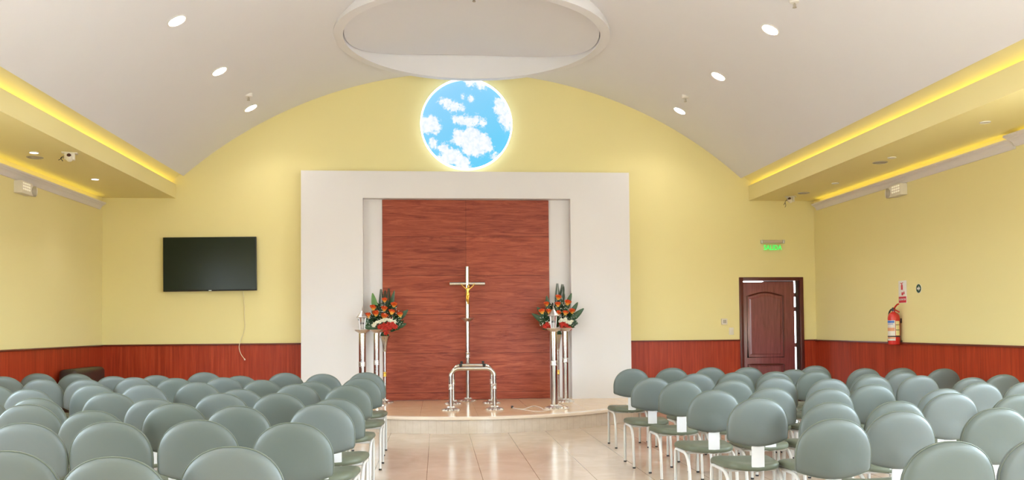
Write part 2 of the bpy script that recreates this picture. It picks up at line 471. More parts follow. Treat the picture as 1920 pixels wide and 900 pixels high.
# barrel vault with a round opening for the drop ring
RX, RY, RI, RO, RZ = 0.50, 11.67, 1.735, 1.865, 5.25
b = MB()
xt0, xt1 = -3.99, 5.075
a0 = math.atan2(vz(xt0) - VZ, xt0 - VX); a1 = math.atan2(vz(xt1) - VZ, xt1 - VX)
NA, NY = 170, 250
rows = []
for j in range(NY + 1):
    y = Y0 - 0.1 + (YB - Y0 + 0.1) * j / NY
    rows.append([(VX + VR * math.cos(a0 + (a1 - a0) * i / NA), y, VZ + VR * math.sin(a0 + (a1 - a0) * i / NA)) for i in range(NA + 1)])
b.grid(rows)
kill = [f for f in b.bm.faces if math.hypot(f.calc_center_median().x - RX, f.calc_center_median().y - RY) < (RI + RO) / 2]
bmesh.ops.delete(b.bm, geom=kill, context='FACES')
for a in (a0, a1):                                  # the thickness of the plaster edge
    p = (VX + VR * math.cos(a), VZ + VR * math.sin(a)); q = (VX + (VR + 0.05) * math.cos(a), VZ + (VR + 0.05) * math.sin(a))
    b.face([(p[0], Y0, p[1]), (p[0], YB, p[1]), (q[0], YB, q[1]), (q[0], Y0, q[1])])
ceil = struct(b.build('ceiling', M['white'], ang=60, normals=False))
# the dome inside the ring
b = MB(); rows = []
for i in range(25):
    r = (RI - 0.012) * (1 - i / 24.0) + 0.001
    row = []
    for k in range(72):
        a = 2 * PI * k / 72
        x, y = RX + r * math.cos(a), RY + r * math.sin(a)
        row.append((x, y, 5.615 - (4.63 - math.sqrt(4.63 ** 2 - (x - RX) ** 2))))
    rows.append(row)
b.grid(rows, close_v=True); b.build('recess', M['white'], ceil, normals=False)
b = MB(); b.bx(XL, XR, Y0, YB + 0.1, 5.75, 5.8); b.build('light_block_slab', M['dark'], ceil, smooth=False)  # unseen slab added over the ceiling to stop daylight leaking in
# the drop ring
b = MB()
b.lathe([(RI, 0.0), (RO, 0.0), (RO, 0.42), (RI, 0.42), (RI, 0.0)], 96, (RX, RY, RZ))
b.bm.faces.ensure_lookup_table()
bmesh.ops.delete(b.bm, geom=[f for f in b.bm.faces if len(f.verts) > 4], context='FACES_ONLY')
struct(b.build('ceiling_ring', M['white'], ang=40))

# side soffits, fascias, cove panels and hidden light strips
def soffit(name, s):
    """s = -1 left, +1 right"""
    xf = -4.105 if s < 0 else 5.205
    xw = XL if s < 0 else XR
    zt = 3.66 if s < 0 else 3.69
    tip = xt0 if s < 0 else xt1
    tz = vz(tip)
    b = MB(); b.bx(xf + s * 0.035, xw, Y0, YB, ZS, ZS + 0.03)
    b.bx(xf, xf + s * 0.035, Y0, YB, ZS, zt)
    o = struct(b.build(name, M['yellow'], smooth=False))
    b = MB()
    P = [(tip - s * 0.08, tz + 0.13), (tip + s * 0.02, tz + 0.065), (tip + s * 0.33, tz - 0.22), (tip + s * 0.36, ZS + 0.02)]
    b.grid([[(x, Y0, z) for x, z in P], [(x, YB, z) for x, z in P]])
    b.build('cove_panel', M['yellow'], o, smooth=False)
    b = MB()
    b.bx(xf + s * 0.06, xf + s * 0.10, Y0, YB - 0.03, zt - 0.10, zt - 0.085)
    b.build('light_strip', M['strip'], o, smooth=False)
soffit('ceiling_soffit_left', -1)
soffit('ceiling_soffit_right', 1)

# crown mouldings under the soffits with a light strip on top
def crown(name, s, y0, y1, zb, out=0.105, h=0.105):
    xw = XL if s < 0 else XR
    prof = [(0, 0), (0.018, 0), (0.028, 0.012), (0.034, 0.03), (0.05, 0.05), (0.075, 0.064), (0.08, 0.072), (0.095, 0.078), (0.105, 0.085), (0.105, 0.105), (0.09, 0.105), (0.085, 0.088), (0.0, 0.088)]
    k = out / 0.105; kh = h / 0.105
    b = MB()
    P = [(xw - s * u * k, zb + v * kh) for u, v in prof]
    b.grid([[(x, y0, z) for x, z in P], [(x, y1, z) for x, z in P]], close_v=True, cap=True)
    o = struct(b.build(name, M['mould'], ang=25))
    MB().bx(xw - s * 0.03, xw - s * 0.055, y0 + 0.05, y1 - 0.1, zb + 0.09 * kh, zb + 0.097 * kh).build('light_strip', M['strip2'], o, smooth=False)
crown('trim_6', -1, Y0, 13.86, 3.238)
crown('trim_7', 1, 8.9, 13.86, 3.262)
crown('trim_8', 1, Y0, 8.87, 3.285, 0.17, 0.11)

# altar surround: portal with a shallow recess
AX0, AX1, AZ, AY = -2.10, 3.083, 3.822, 13.60
b = MB()
b.bx(AX0, -1.15, AY, YB, 0.0, AZ); b.bx(2.125, AX1, AY, YB, 0.0, AZ); b.bx(-1.15, 2.125, AY, YB, 3.395, AZ)
b.bx(-1.15, 2.125, AY + 0.16, YB, 0.0, 3.395)
bmesh.ops.remove_doubles(b.bm, verts=b.bm.verts, dist=1e-4)
struct(b.build('wall_altar', M['altar'], smooth=False))
b = MB(); b.bx(-0.857, 1.793, AY + 0.135, AY + 0.159, PH + 0.004, 3.39, bevel=0.004)
tag(b.build('wood_panelling', M['panel'], smooth=False), 'tall reddish-brown wood panelling filling the recess of the white altar surround', 'wall panel')

# platform: half-round step
b = MB()
arc = [(PX + PR * math.cos(PI + PI * k / 64), PY + PR * math.sin(PI + PI * k / 64)) for k in range(65)]
b.grid([[(x, y, 0.0) for x, y in arc], [(x, y, PH - 0.042) for x, y in arc]])
plat = struct(b.build('platform', M['riser'], ang=20))
def sc(p, r):
    return [(PX + (x - PX) * r / PR, PY + (y - PY) * r / PR) for x, y in p]
b = MB(); o1 = sc(arc, PR + 0.028); o0 = sc(arc, PR - 0.1)
b.grid([[(x, y, PH - 0.042) for x, y in sc(arc, PR - 0.02)], [(x, y, PH - 0.042) for x, y in sc(arc, PR + 0.02)], [(x, y, PH - 0.036) for x, y in o1], [(x, y, PH - 0.010) for x, y in o1], [(x, y, PH) for x, y in sc(arc, PR + 0.02)], [(x, y, PH) for x, y in o0]])
b.build('nosing', mat('nosing_marble', (0.76, 0.65, 0.53), 0.25, noise=0.08, nscale=6), plat, ang=30)
b = MB(); b.face([(x, y, PH) for x, y in o0] + [(PX + PR - 0.1, 13.78, PH), (PX - PR + 0.1, 13.78, PH)][:0]); b.build('platform_top', M['marble'], plat, smooth=False)

# door
door = struct(empty('door_1', (5.56, YB, 0.0)))
def W(o):   # world-space mesh kept under the door empty
    o.location = -Vector(door.location)
    return o
b = MB()
b.bx(5.01, 5.075, YB - 0.025, YB + 0.16, 0, 2.155, bevel=0.006); b.bx(6.045, 6.11, YB - 0.025, YB + 0.16, 0, 2.155, bevel=0.006); b.bx(5.075, 6.045, YB - 0.025, YB + 0.16, 2.095, 2.155, bevel=0.006)
W(b.build('door_frame', M['frame'], door, ang=30))
b = MB(); b.bx(5.992, 6.046, YB + 0.02, YB + 0.045, 0, 2.096); b.bx(5.47, 5.992, YB + 0.10, YB + 0.15, 2.07, 2.096)
W(b.build('door_stop', M['dark'], door, smooth=False))
def arch_outline(x0, x1, z0, z1, rise):
    n = 16; top = []
    for k in range(n + 1):
        t = k / n; top.append((x1 + (x0 - x1) * t, z1 + rise * (0.5 - 0.5 * math.cos(2 * PI * t)) ** 0.8))
    return [(x0, z0), (x1, z0)] + top
b = MB(); LX0, LX1 = 5.083, 5.969
b.bx(LX0, LX1, YB + 0.03, YB + 0.06, 0.01, 2.078, bevel=0.003)
leaf = W(b.build('door_leaf', M['doorw'], door, ang=30))
for (x0, x1, z0, z1, rise) in ((5.155, 5.775, 0.82, 1.845, 0.06), (5.155, 5.775, 0.13, 0.70, 0.0)):
    ol = arch_outline(x0, x1, z0, z1, rise)
    b = MB(); b.tube([(x, YB + 0.03, z) for x, z in ol], 0.014, 8, closed=True)
    b.build('panel_moulding', M['frame'], leaf)
    cx, cz = (x0 + x1) / 2, (z0 + z1) / 2
    inn = [(cx + (x - cx) * 0.87, cz + (z - cz) * 0.92) for x, z in ol]; inn2 = [(cx + (x - cx) * 0.80, cz + (z - cz) * 0.88) for x, z in ol]
    b = MB(); b.grid([[(x, YB + 0.031, z) for x, z in inn], [(x, YB + 0.018, z) for x, z in inn2]], close_v=True, cap=True)
    b.build('raised_panel', M['doorw'], leaf, smooth=False)
for z in (0.35, 1.02, 1.62, 1.86):
    b = MB(); b.tube([(5.980, YB + 0.035, z - 0.035), (5.980, YB + 0.035, z + 0.035)], 0.015, 8)
    b.build('hinge', M['frame'], leaf)
CH = [('L', 0, 0, -0.756, 9.26, 0.89),
      ('L', 0, 1, -1.194, 9.155, 0.885),
      ('L', 0, 2, -1.606, 9.314, 0.893),
      ('L', 0, 3, -2.019, 9.078, 0.88),
      ('L', 0, 4, -2.485, 9.493, 0.901),
      ('L', 0, 5, -2.897, 9.23, 0.889),
      ('L', 0, 6, -3.309, 9.185, 0.887),
      ('L', 0, 7, -3.808, 9.504, 0.902),
      ('L', 0, 8, -4.233, 9.602, 0.906),
      ('L', 1, 0, -0.733, 8.336, 0.886),
      ('L', 1, 1, -1.145, 8.088, 0.872),
      ('L', 1, 2, -1.639, 8.267, 0.882),
      ('L', 1, 3, -2.052, 8.513, 0.897),
      ('L', 1, 4, -2.502, 8.516, 0.896),
      ('L', 1, 5, -2.915, 8.62, 0.902),
      ('L', 1, 6, -3.327, 8.516, 0.896),
      ('L', 1, 7, -3.75, 8.571, 0.899),
      ('L', 1, 8, -4.244, 8.87, 0.913),
      ('L', 2, 0, -0.75, 7.298, 0.884),
      ('L', 2, 1, -1.185, 7.418, 0.891),
      ('L', 2, 2, -1.597, 7.145, 0.873),
      ('L', 2, 3, -2.061, 7.655, 0.905),
      ('L', 2, 4, -2.473, 7.528, 0.898),
      ('L', 2, 5, -2.886, 7.56, 0.9),
      ('L', 2, 6, -3.297, 7.315, 0.885),
      ('L', 2, 7, -3.71, 7.588, 0.901),
      ('L', 3, 0, -0.71, 6.092, 0.87),
      ('L', 3, 1, -1.15, 6.381, 0.892),
      ('L', 3, 2, -1.562, 6.425, 0.895),
      ('L', 3, 3, -1.974, 6.209, 0.879),
      ('L', 3, 4, -2.387, 6.538, 0.903),
      ('L', 3, 5, -2.798, 6.311, 0.887),
      ('L', 3, 6, -3.211, 6.369, 0.891),
      ('L', 4, 0, -0.715, 5.417, 0.891),
      ('L', 4, 1, -1.213, 5.388, 0.889),
      ('L', 4, 2, -1.625, 5.525, 0.9),
      ('L', 4, 3, -2.038, 5.311, 0.882),
      ('L', 4, 4, -2.519, 5.569, 0.904),
      ('L', 5, 0, -0.731, 4.436, 0.883),
      ('L', 5, 1, -1.222, 4.541, 0.894),
      ('L', 5, 2, -1.653, 4.539, 0.894),
      ('L', 5, 3, -2.069, 4.536, 0.894),
      ('L', 6, 0, -0.81, 3.484, 0.894),
      ('L', 6, 1, -1.222, 3.374, 0.879),
      ('L', 6, 2, -1.657, 3.485, 0.895),
      ('R', 0, 0, 2.151, 9.452, 0.883),
      ('R', 0, 1, 2.617, 9.498, 0.885),
      ('R', 0, 2, 3.058, 9.513, 0.885),
      ('R', 0, 3, 3.471, 9.454, 0.883),
      ('R', 0, 4, 3.883, 9.166, 0.868),
      ('R', 0, 5, 4.295, 9.548, 0.887),
      ('R', 0, 6, 4.707, 9.189, 0.869),
      ('R', 0, 7, 5.12, 9.167, 0.868),
      ('R', 0, 8, 5.533, 9.051, 0.862),
      ('R', 1, 0, 2.043, 8.098, 0.863),
      ('R', 1, 1, 2.561, 8.403, 0.881),
      ('R', 1, 2, 2.980, 8.458, 0.884),
      ('R', 1, 3, 3.398, 8.482, 0.885),
      ('R', 1, 4, 3.816, 8.473, 0.885),
      ('R', 1, 5, 4.219, 8.142, 0.866),
      ('R', 1, 6, 4.631, 8.257, 0.873),
      ('R', 1, 7, 5.044, 7.792, 0.842),
      ('R', 1, 8, 5.484, 7.977, 0.855),
      ('R', 2, 0, 2.125, 7.4, 0.878),
      ('R', 2, 1, 2.57, 7.389, 0.877),
      ('R', 2, 2, 3.032, 7.533, 0.886),
      ('R', 2, 3, 3.444, 7.371, 0.876),
      ('R', 2, 4, 3.931, 7.537, 0.886),
      ('R', 2, 5, 4.358, 7.509, 0.885),
      ('R', 3, 0, 2.061, 6.316, 0.872),
      ('R', 3, 1, 2.529, 6.389, 0.878),
      ('R', 3, 2, 2.948, 6.31, 0.872),
      ('R', 3, 3, 3.381, 6.485, 0.885),
      ('R', 3, 4, 3.793, 6.209, 0.864),
      ('R', 3, 5, 4.256, 6.472, 0.884),
      ('R', 3, 6, 4.668, 6.495, 0.885),
      ('R', 4, 0, 2.088, 5.493, 0.879),
      ('R', 4, 1, 2.489, 5.299, 0.861),
      ('R', 4, 2, 2.925, 5.299, 0.861),
      ('R', 4, 3, 3.454, 5.565, 0.885),
      ('R', 4, 4, 3.881, 5.475, 0.877),
      ('R', 5, 0, 2.071, 4.369, 0.86),
      ('R', 5, 1, 2.521, 4.528, 0.878),
      ('R', 5, 2, 3.102, 4.565, 0.882),
      ('R', 6, 0, 2.122, 3.427, 0.865),
      ('R', 6, 1, 2.575, 3.469, 0.871)]
# ------------------------------------------------------------------ chairs
CAP_W = 0.413
def pad_outline(n=56):
    """backrest outline in (x, z), z = 0 at the lower corner level"""
    pts = []; w = CAP_W / 2
    for k in range(9):                                   # bottom edge, sagging a little
        t = -1 + 2 * k / 8; pts.append((t * (w - 0.028), -0.034 * (1 - t * t)))
    pts += [(w - 0.010, 0.006), (w - 0.002, 0.02)]
    for k in range(25):
        a = PI * k / 24
        c, s = math.cos(a), math.sin(a)
        pts.append((math.copysign(abs(c) ** 0.92, c) * w, 0.085 + 0.20 * abs(s) ** 0.92))
    pts += [(-w + 0.002, 0.02), (-w + 0.010, 0.006)]
    return pts
def make_chair():
    t = empty('padded_chair')
    # seat
    ol = []
    for k in range(48):
        a = 2 * PI * k / 48; c, s = math.cos(a), math.sin(a)
        e = 0.42 if s > 0 else 0.55
        ol.append((math.copysign(abs(c) ** (0.42 if s > 0 else 0.55), c) * (0.205 if s > 0 else 0.204), math.copysign(abs(s) ** e, s) * 0.222))
    def hz(x, y): return 0.436 + 0.010 * (x / 0.2) ** 2 - 0.035 * max(0, (y - 0.10) / 0.115) ** 2 + 0.012 * max(0, (-y - 0.05) / 0.17) * (abs(x) / 0.2)
    ol = [(x * (0.86 + 0.16 * min(1.0, (y + 0.222) / 0.36)), y) for x, y in ol]
    rows = []
    for s, dz in ((0.02, 0.018), (0.4, 0.017), (0.7, 0.013), (0.88, 0.006), (0.96, -0.002), (1.0, -0.016), (1.0, -0.032), (0.97, -0.042), (0.9, -0.046), (0.4, -0.046), (0.02, -0.046)):
        rows.append([(x * s, y * s, hz(x * s, y * s) + dz) for x, y in ol])
    b = MB(); b.grid(rows, close_v=True, cap=True); b.build('seat', M['vinyl2'], t, ang=60)
    # backrest pad
    ol = pad_outline(); cz = 0.12; rows = []
    prof = [(0.03, -0.026), (0.25, -0.026), (0.45, -0.0256), (0.62, -0.025), (0.76, -0.0235), (0.87, -0.0205), (0.94, -0.0155), (0.985, -0.006), (1.0, 0.006), (0.985, 0.014), (0.94, 0.020), (0.8, 0.024), (0.4, 0.027), (0.03, 0.028)]
    for s, y in prof:
        row = []
        for x, z in ol:
            X, Z = x * s, cz + (z - cz) * s
            yy = y
            if y < 0:                                     # the plate shows through the vinyl
                u = max(0.0, 1 - (X / 0.065) ** 4) * max(0.0, min(1, (0.10 - Z) / 0.06)) * (1 if s < 0.99 else 0)
                yy -= 0.006 * u
            row.append((X, yy + 0.35 * X * X - 0.10 * Z, Z))
        rows.append(row)
    b = MB(); b.grid(rows, close_v=True, cap=True)
    bk = b.build('backrest', M['vinyl'], t, ang=60); bk.location = (0, -0.225, 0.60)
    b = MB(); b.tube([(x * 0.992, -0.006 + 0.35 * x * x - 0.10 * z, cz + (z - cz) * 0.995) for x, z in ol], 0.0021, 6, closed=True)
    b.build('rim_line', M['rim_line'], bk)  # bead added for the rim line that light draws along the pad
    # white support plate
    b = MB()
    path = [(-0.232, 0.67), (-0.226, 0.60), (-0.222, 0.50), (-0.221, 0.42), (-0.215, 0.396), (-0.195, 0.388), (-0.06, 0.388)]
    b.grid([[(-0.0425, y, z) for y, z in path], [(0.0425, y, z) for y, z in path], [(0.0425, y + 0.006, z + 0.002) for y, z in path], [(-0.0425, y + 0.006, z + 0.002) for y, z in path]], close_u=True)
    b.build('back_plate', M['plate'], t, ang=50)
    # cross bars under the seat
    b = MB()
    b.tube([(-0.175, 0.10, 0.385), (0.175, 0.10, 0.385)], 0.010, 8); b.tube([(-0.175, -0.09, 0.385), (0.175, -0.09, 0.385)], 0.010, 8)
    b.build('seat_frame', M['legp'], t)
    def bez(p, n=6):
        out = []
        for k in range(n + 1):
            u = k / n; out.append(tuple((1 - u) ** 2 * p[0][i] + 2 * u * (1 - u) * p[1][i] + u * u * p[2][i] for i in range(3)))
        return out
    for s in (-1, 1):
        x = s * 0.182
        f = [(x, 0.195, 0.012), (x, 0.190, 0.31)] + bez([(x, 0.189, 0.33), (x, 0.188, 0.388), (x, 0.13, 0.387)]) + [(x, 0.02, 0.386)]
        r = [(x, 0.02, 0.386)] + bez([(x, -0.05, 0.386), (x, -0.165, 0.384), (x, -0.19, 0.24)], 9) + [(x, -0.205, 0.13), (x, -0.212, 0.012)]
        for p in (f, r):
            b = MB(); b.tube(p, 0.0125, 10); lg = b.build('leg', M['legp'], t)
            q = p[0] if p is f else p[-1]
            b = MB(); b.lathe([(0.0135, 0.0), (0.0145, 0.003), (0.0145, 0.013), (0.013, 0.015)], 12, (q[0], q[1], 0.0)); b.build('foot_cap', M['rubber'], lg)
    return t
ORD = ['front', 'second', 'third', 'fourth', 'fifth', 'sixth', 'seventh', 'eighth', 'ninth']
proto = None
for (side, r, c, x, y, z) in CH:
    if proto is None:
        o = proto = make_chair()
    else:
        o = dup(proto)
    o.location = (x, y + 0.255, 0.0)
    o.rotation_euler = (0, 0, math.radians(random.uniform(-0.6, 0.6)))
    for ch in o.children:
        if ch.name.startswith('backrest'):
            ch.location.z = 0.60 + (z - 0.885)
    where = 'television side' if side == 'L' else 'exit door side'
    seat = 'aisle seat' if c == 0 else ORD[c] + ' seat from the aisle'
    tag(o, 'sage green padded chair in the %s row, %s, %s' % (ORD[r], seat, where), 'chair', 'sage green chairs on the ' + where)

# ------------------------------------------------------------------ sanctuary fittings
def flbase(b, r, h, z=0.0, c=(0, 0)):
    b.lathe([(r * 0.98, 0.0), (r, h * 0.10), (r * 0.97, h * 0.22), (r * 0.80, h * 0.45), (r * 0.62, h * 0.62), (r * 0.45, h * 0.72), (r * 0.42, h * 0.85), (r * 0.40, h)], 112, (c[0], c[1], z), (14, 0.085))
def collar(b, r, z, h, c=(0, 0)):
    b.lathe([(r, 0), (r * 1.12, h * .06), (r * 1.12, h * .2), (r * 1.02, h * .26), (r * 1.02, h * .42), (r * 1.14, h * .46), (r * 1.14, h * .56), (r * 1.02, h * .6), (r * 1.02, h * .76), (r * 1.12, h * .82), (r * 1.12, h * .94), (r, h)], 24, (c[0], c[1], z))
def saucer(b, r, z):
    b.lathe([(r * .48, 0.0), (r * .55, 0.008), (r * .85, 0.028), (r * 1.0, 0.045), (r * 1.03, 0.052), (r * 0.97, 0.054), (r * .6, 0.044), (r * .2, 0.042), (0.004, 0.042)], 48, (0, 0, z), (16, 0.025))
def lamp_stand(name, label, cat, loc, rp, lantern):
    t = thing(name, label, cat, loc, 0.0, 'steel candle stands beside the altar')
    b = MB(); flbase(b, rp * 2.55, 0.055); b.build('base', M['steel2'], t)
    b = MB(); b.lathe([(rp, 0.05), (rp, 1.075)], 28); b.build('pole', M['steel'], t)
    b = MB(); collar(b, rp, 0.60, 0.07); b.build('collar', M['steel2'], t)
    b = MB(); saucer(b, 0.102, 1.07); b.build('saucer', M['steel2'], t)
    if lantern:
        l = MB(); l.lathe([(0.030, 0), (0.036, 0.012), (0.034, 0.02)], 24, (0, 0, 1.112)); l = l.build('lantern', M['steel2'], t)
        b = MB(); b.lathe([(0.033, 0.0), (0.046, 0.16)], 24, (0, 0, 1.132)); b.build('lantern_glass', M['glass'], l)
        b = MB()
        for k in range(6):
            a = PI / 6 + k * PI / 3
            b.tube([(0.036 * math.cos(a), 0.036 * math.sin(a), 1.128), (0.052 * math.cos(a), 0.052 * math.sin(a), 1.295)], 0.0045, 6)
        b.build('lantern_bars', M['steel2'], l)
        b = MB(); b.lathe([(0.012, 0), (0.013, 0.075)], 12, (0, 0, 1.135)); b.build('candle', M['candle'], l)
        b = MB(); b.lathe([(0.016, 0), (0.018, 0.02), (0.010, 0.026)], 12, (0, 0, 1.20)); b.build('burner', M['black'], l)
        b = MB(); b.lathe([(0.070, 0.0), (0.082, 0.006), (0.080, 0.014), (0.060, 0.034), (0.040, 0.058), (0.022, 0.085), (0.012, 0.098)], 48, (0, 0, 1.292), (8, 0.03)); b.build('lantern_roof', M['steel2'], l)
        b = MB(); b.lathe([(0.008, 0), (0.007, 0.012), (0.014, 0.022), (0.007, 0.032), (0.010, 0.042), (0.004, 0.052), (0.001, 0.072)], 14, (0, 0, 1.386)); b.build('finial', M['steel2'], l)
    return t
lamp_stand('candle_stand', 'tall steel stand with lantern on the television side of the altar, outermost', 'candle stand', (-1.06, 12.4, PH), 0.050, True)
lamp_stand('candle_stand', 'tall steel stand topped by an empty dish, behind the television-side lantern stand', 'candle stand', (-0.90, 12.95, PH), 0.044, False)
lamp_stand('candle_stand', 'tall steel stand with lantern in front of the door-side flowers', 'candle stand', (1.625, 12.04, PH), 0.050, True)
lamp_stand('candle_stand', 'tall steel stand topped by an empty dish, beside the door-side flower vase', 'candle stand', (1.937, 13.04, PH), 0.046, False)

def vase(label, loc):
    t = thing('flower_vase', label, 'vase', loc, 0.0, 'tall steel flower vases')
    b = MB(); flbase(b, 0.125, 0.05); b.build('base', M['steel2'], t)
    b = MB(); b.lathe([(0.024, 0.045), (0.024, 0.80)], 20); b.build('pole', M['steel'], t)
    b = MB(); collar(b, 0.025, 0.40, 0.07); b.build('collar', M['gold'], t)
    b = MB(); b.lathe([(0.024, 0.78), (0.030, 0.80), (0.033, 0.82), (0.036, 0.86), (0.046, 0.93), (0.062, 0.98), (0.085, 1.015), (0.092, 1.022), (0.084, 1.020), (0.058, 0.985), (0.003, 0.97)], 32); b.build('trumpet', M['steel'], t)
vase('tall steel trumpet vase on the television side of the wood panel', (-0.805, 13.40, PH))
vase('tall steel trumpet vase on the door side of the wood panel', (1.872, 13.40, PH))

# flowers -------------------------------------------------------------
def leaf_bm(b, L, w, T, fold=0.25, bend=0.2):
    rows = []
    for i in range(9):
        t = i / 8; ww = w * math.sin(PI * min(1, t * 0.93 + 0.04)) ** 0.7 * (1 - 0.25 * t)
        zc = bend * L * t * t
        rows.append([(-ww, zc - fold * ww * -1, L * t), (-ww * .5, zc + fold * ww * .4, L * t), (0, zc, L * t), (ww * .5, zc + fold * ww * .4, L * t), (ww, zc + fold * ww, L * t)])
    b.grid(rows, T=T)
def frond_bm(b, L, w, T):
    b.tube([(0, 0.1 * L * (k / 8) ** 2, L * k / 8) for k in range(9)], 0.004, 6, T=T, r2=0.001)
    for k in range(3, 25):
        t = k / 25
        ln = w * (1.2 - t) * (0.5 + min(1, t * 2.5) * 0.5)
        for s in (-1, 1):
            p = Vector((0, 0.1 * L * t * t, L * t)); q = p + Vector((s * ln * 0.72, 0.02 + 0.012 * (k % 2), ln * 0.80))
            m = (p + q) / 2
            n = Vector((0.0, 0, 0.003)); n2 = Vector((-s * 0.0045, 0, 0.0055))
            b.bm.faces.new([b.bm.verts.new(T @ v) for v in (p - n, m - n2, q, m + n2)])
def rose_bm(b, r):
    for layer, (rad, h, n, open_) in enumerate(((0.35, 1.0, 3, 0.0), (0.62, 1.0, 5, 0.12), (0.88, 0.9, 5, 0.3))):
        for k in range(n):
            a0 = 2 * PI * k / n + layer * 0.6
            rows = []
            for i in range(5):
                t = i / 4
                R = r * (0.22 + (rad - 0.22) * math.sin(t * PI / 2) ** 0.8 + open_ * max(0, t - 0.6))
                row = []
                for j in range(5):
                    u = (j - 2) / 2
                    wd = (1.25 * PI / n) * (0.55 + 0.45 * math.sin(PI * min(1, t * 0.8 + 0.15)))
                    a = a0 + u * wd
                    row.append((R * math.cos(a), R * math.sin(a), r * (h * 1.35 * t - 0.12 * u * u * t) - r * 0.45))
                rows.append(row)
            b.grid(rows)
    b.sphere((0, 0, -r * 0.3), r * 0.45, (1, 1, 0.7), u=10, v=6)
def flower_cluster_bm(b, r, n, seed):
    rnd = random.Random(seed)
    for ring, (k, rr, tilt) in enumerate(((n, 1.0, 0.25), (n - 3, 0.72, 0.7), (5, 0.4, 1.1))):
        for i in range(k):
            a = 2 * PI * i / k + ring * 0.3 + rnd.uniform(-.1, .1)
            p0 = Vector((0, 0, 0)); d = Vector((math.cos(a) * math.cos(tilt), math.sin(a) * math.cos(tilt), math.sin(tilt)))
            s = d.cross(Vector((0, 0, 1))).normalized() * r * 0.24
            q = d * r * rr
            m = q * 0.62 + Vector((0, 0, r * 0.06))
            b.bm.faces.new([b.bm.verts.new(v) for v in (p0, m - s, q + Vector((0, 0, -r * .05)), m + s)])
    b.sphere((0, 0, 0.0), r * 0.35, (1, 1, 0.6), u=8, v=5)
K = 0.0083
def arrangement(label, loc, roses, leaves, fronds, mums, reds, seed, cx0):
    rnd = random.Random(seed)
    t = thing('flower_arrangement', label, 'flowers', loc, 0.0, 'flower arrangements flanking the cross')
    P = lambda px, py, y=0.0: Vector(((px) * K, y, (-py) * K))
    hub = Vector((0, 0, 0.02))
    for (px, py, L, w, ang, dy, kind) in leaves:      # base point in pixels from the vase rim
        T = mv(*P(px, py, dy)) @ rot(ang, 'Y') @ rot(0.25, 'X')
        b = MB(); leaf_bm(b, L, w, T); b.build('leaf', M['leaf2' if kind else 'leaf'], t, normals=False)
    for (px, py, L, w, ang, dy) in fronds:
        b = MB(); frond_bm(b, L, w, mv(*P(px, py, dy)) @ rot(ang, 'Y')); b.build('palm_frond', M['frond'], t, smooth=False, normals=False)
    proto_r = None
    for (px, py) in roses:
        if proto_r is None:
            b = MB(); rose_bm(b, 0.050); o = proto_r = b.build('rose', M['rose'], t, normals=False)
        else:
            o = proto_r.copy(); COL.objects.link(o); o.parent = t
        o.location = P(px, py, -0.12 + rnd.uniform(-0.02, 0.02))
        o.rotation_euler = (math.radians(rnd.uniform(12, 30)), rnd.uniform(-.2, .2), rnd.uniform(0, 6))
        o.rotation_euler[2] = rnd.uniform(-0.3, 0.3)
        o.scale = [rnd.uniform(0.9, 1.12)] * 3
    for lst, nm, m_, r in ((mums, 'chrysanthemum', 'mum', 0.036), (reds, 'red_lily', 'red', 0.050)):
        p0 = None
        for i, (px, py) in enumerate(lst):
            if p0 is None:
                b = MB(); flower_cluster_bm(b, r, 11 if nm[0] == 'c' else 7, seed); o = p0 = b.build(nm, M[m_], t, smooth=False, normals=False)
            else:
                o = p0.copy(); COL.objects.link(o); o.parent = t
            o.location = P(px, py, -0.15 + rnd.uniform(-0.02, 0.02)); o.rotation_euler = (math.radians(70 + rnd.uniform(-20, 20)), rnd.uniform(-.4, .4), rnd.uniform(0, 6)); o.rotation_euler[2] = rnd.uniform(-.4, .4)
    # green filler and baby's breath
    b = MB()
    for i in range(420):
        a = rnd.uniform(-1.25, 1.25); q = rnd.uniform(0.15, 1.0)
        x = math.sin(a) * 0.26 * q ** 0.6; z = 0.03 + math.cos(a) * 0.50 * q * (0.75 if abs(a) > 0.5 else 0.9); y = rnd.uniform(-0.09, 0.09)
        T = mv(x, y, z) @ rot(a + rnd.uniform(-.6, .6), 'Y') @ rot(rnd.uniform(-.7, .7), 'X') @ rot(rnd.uniform(0, 3), 'Z')
        leaf_bm(b, rnd.uniform(0.05, 0.10), 0.018, T)
    b.lathe([(0.035, -0.05), (0.07, 0.0), (0.05, 0.05)], 12)
    f = b.build('foliage', M['leaf'], t, normals=False); f['kind'] = 'stuff'
    b = MB()
    for i in range(150):
        a = rnd.uniform(-1.45, 1.45); q = rnd.uniform(0.45, 1.0)
        x = math.sin(a) * 0.31 * q; z = 0.08 + math.cos(a) * 0.44 * q; y = rnd.uniform(-0.12, -0.05)
        b.sphere((x, y, z), rnd.uniform(0.004, 0.007), u=6, v=4)
    f = b.build('baby_breath', M['breath'], t); f['kind'] = 'stuff'
    return t
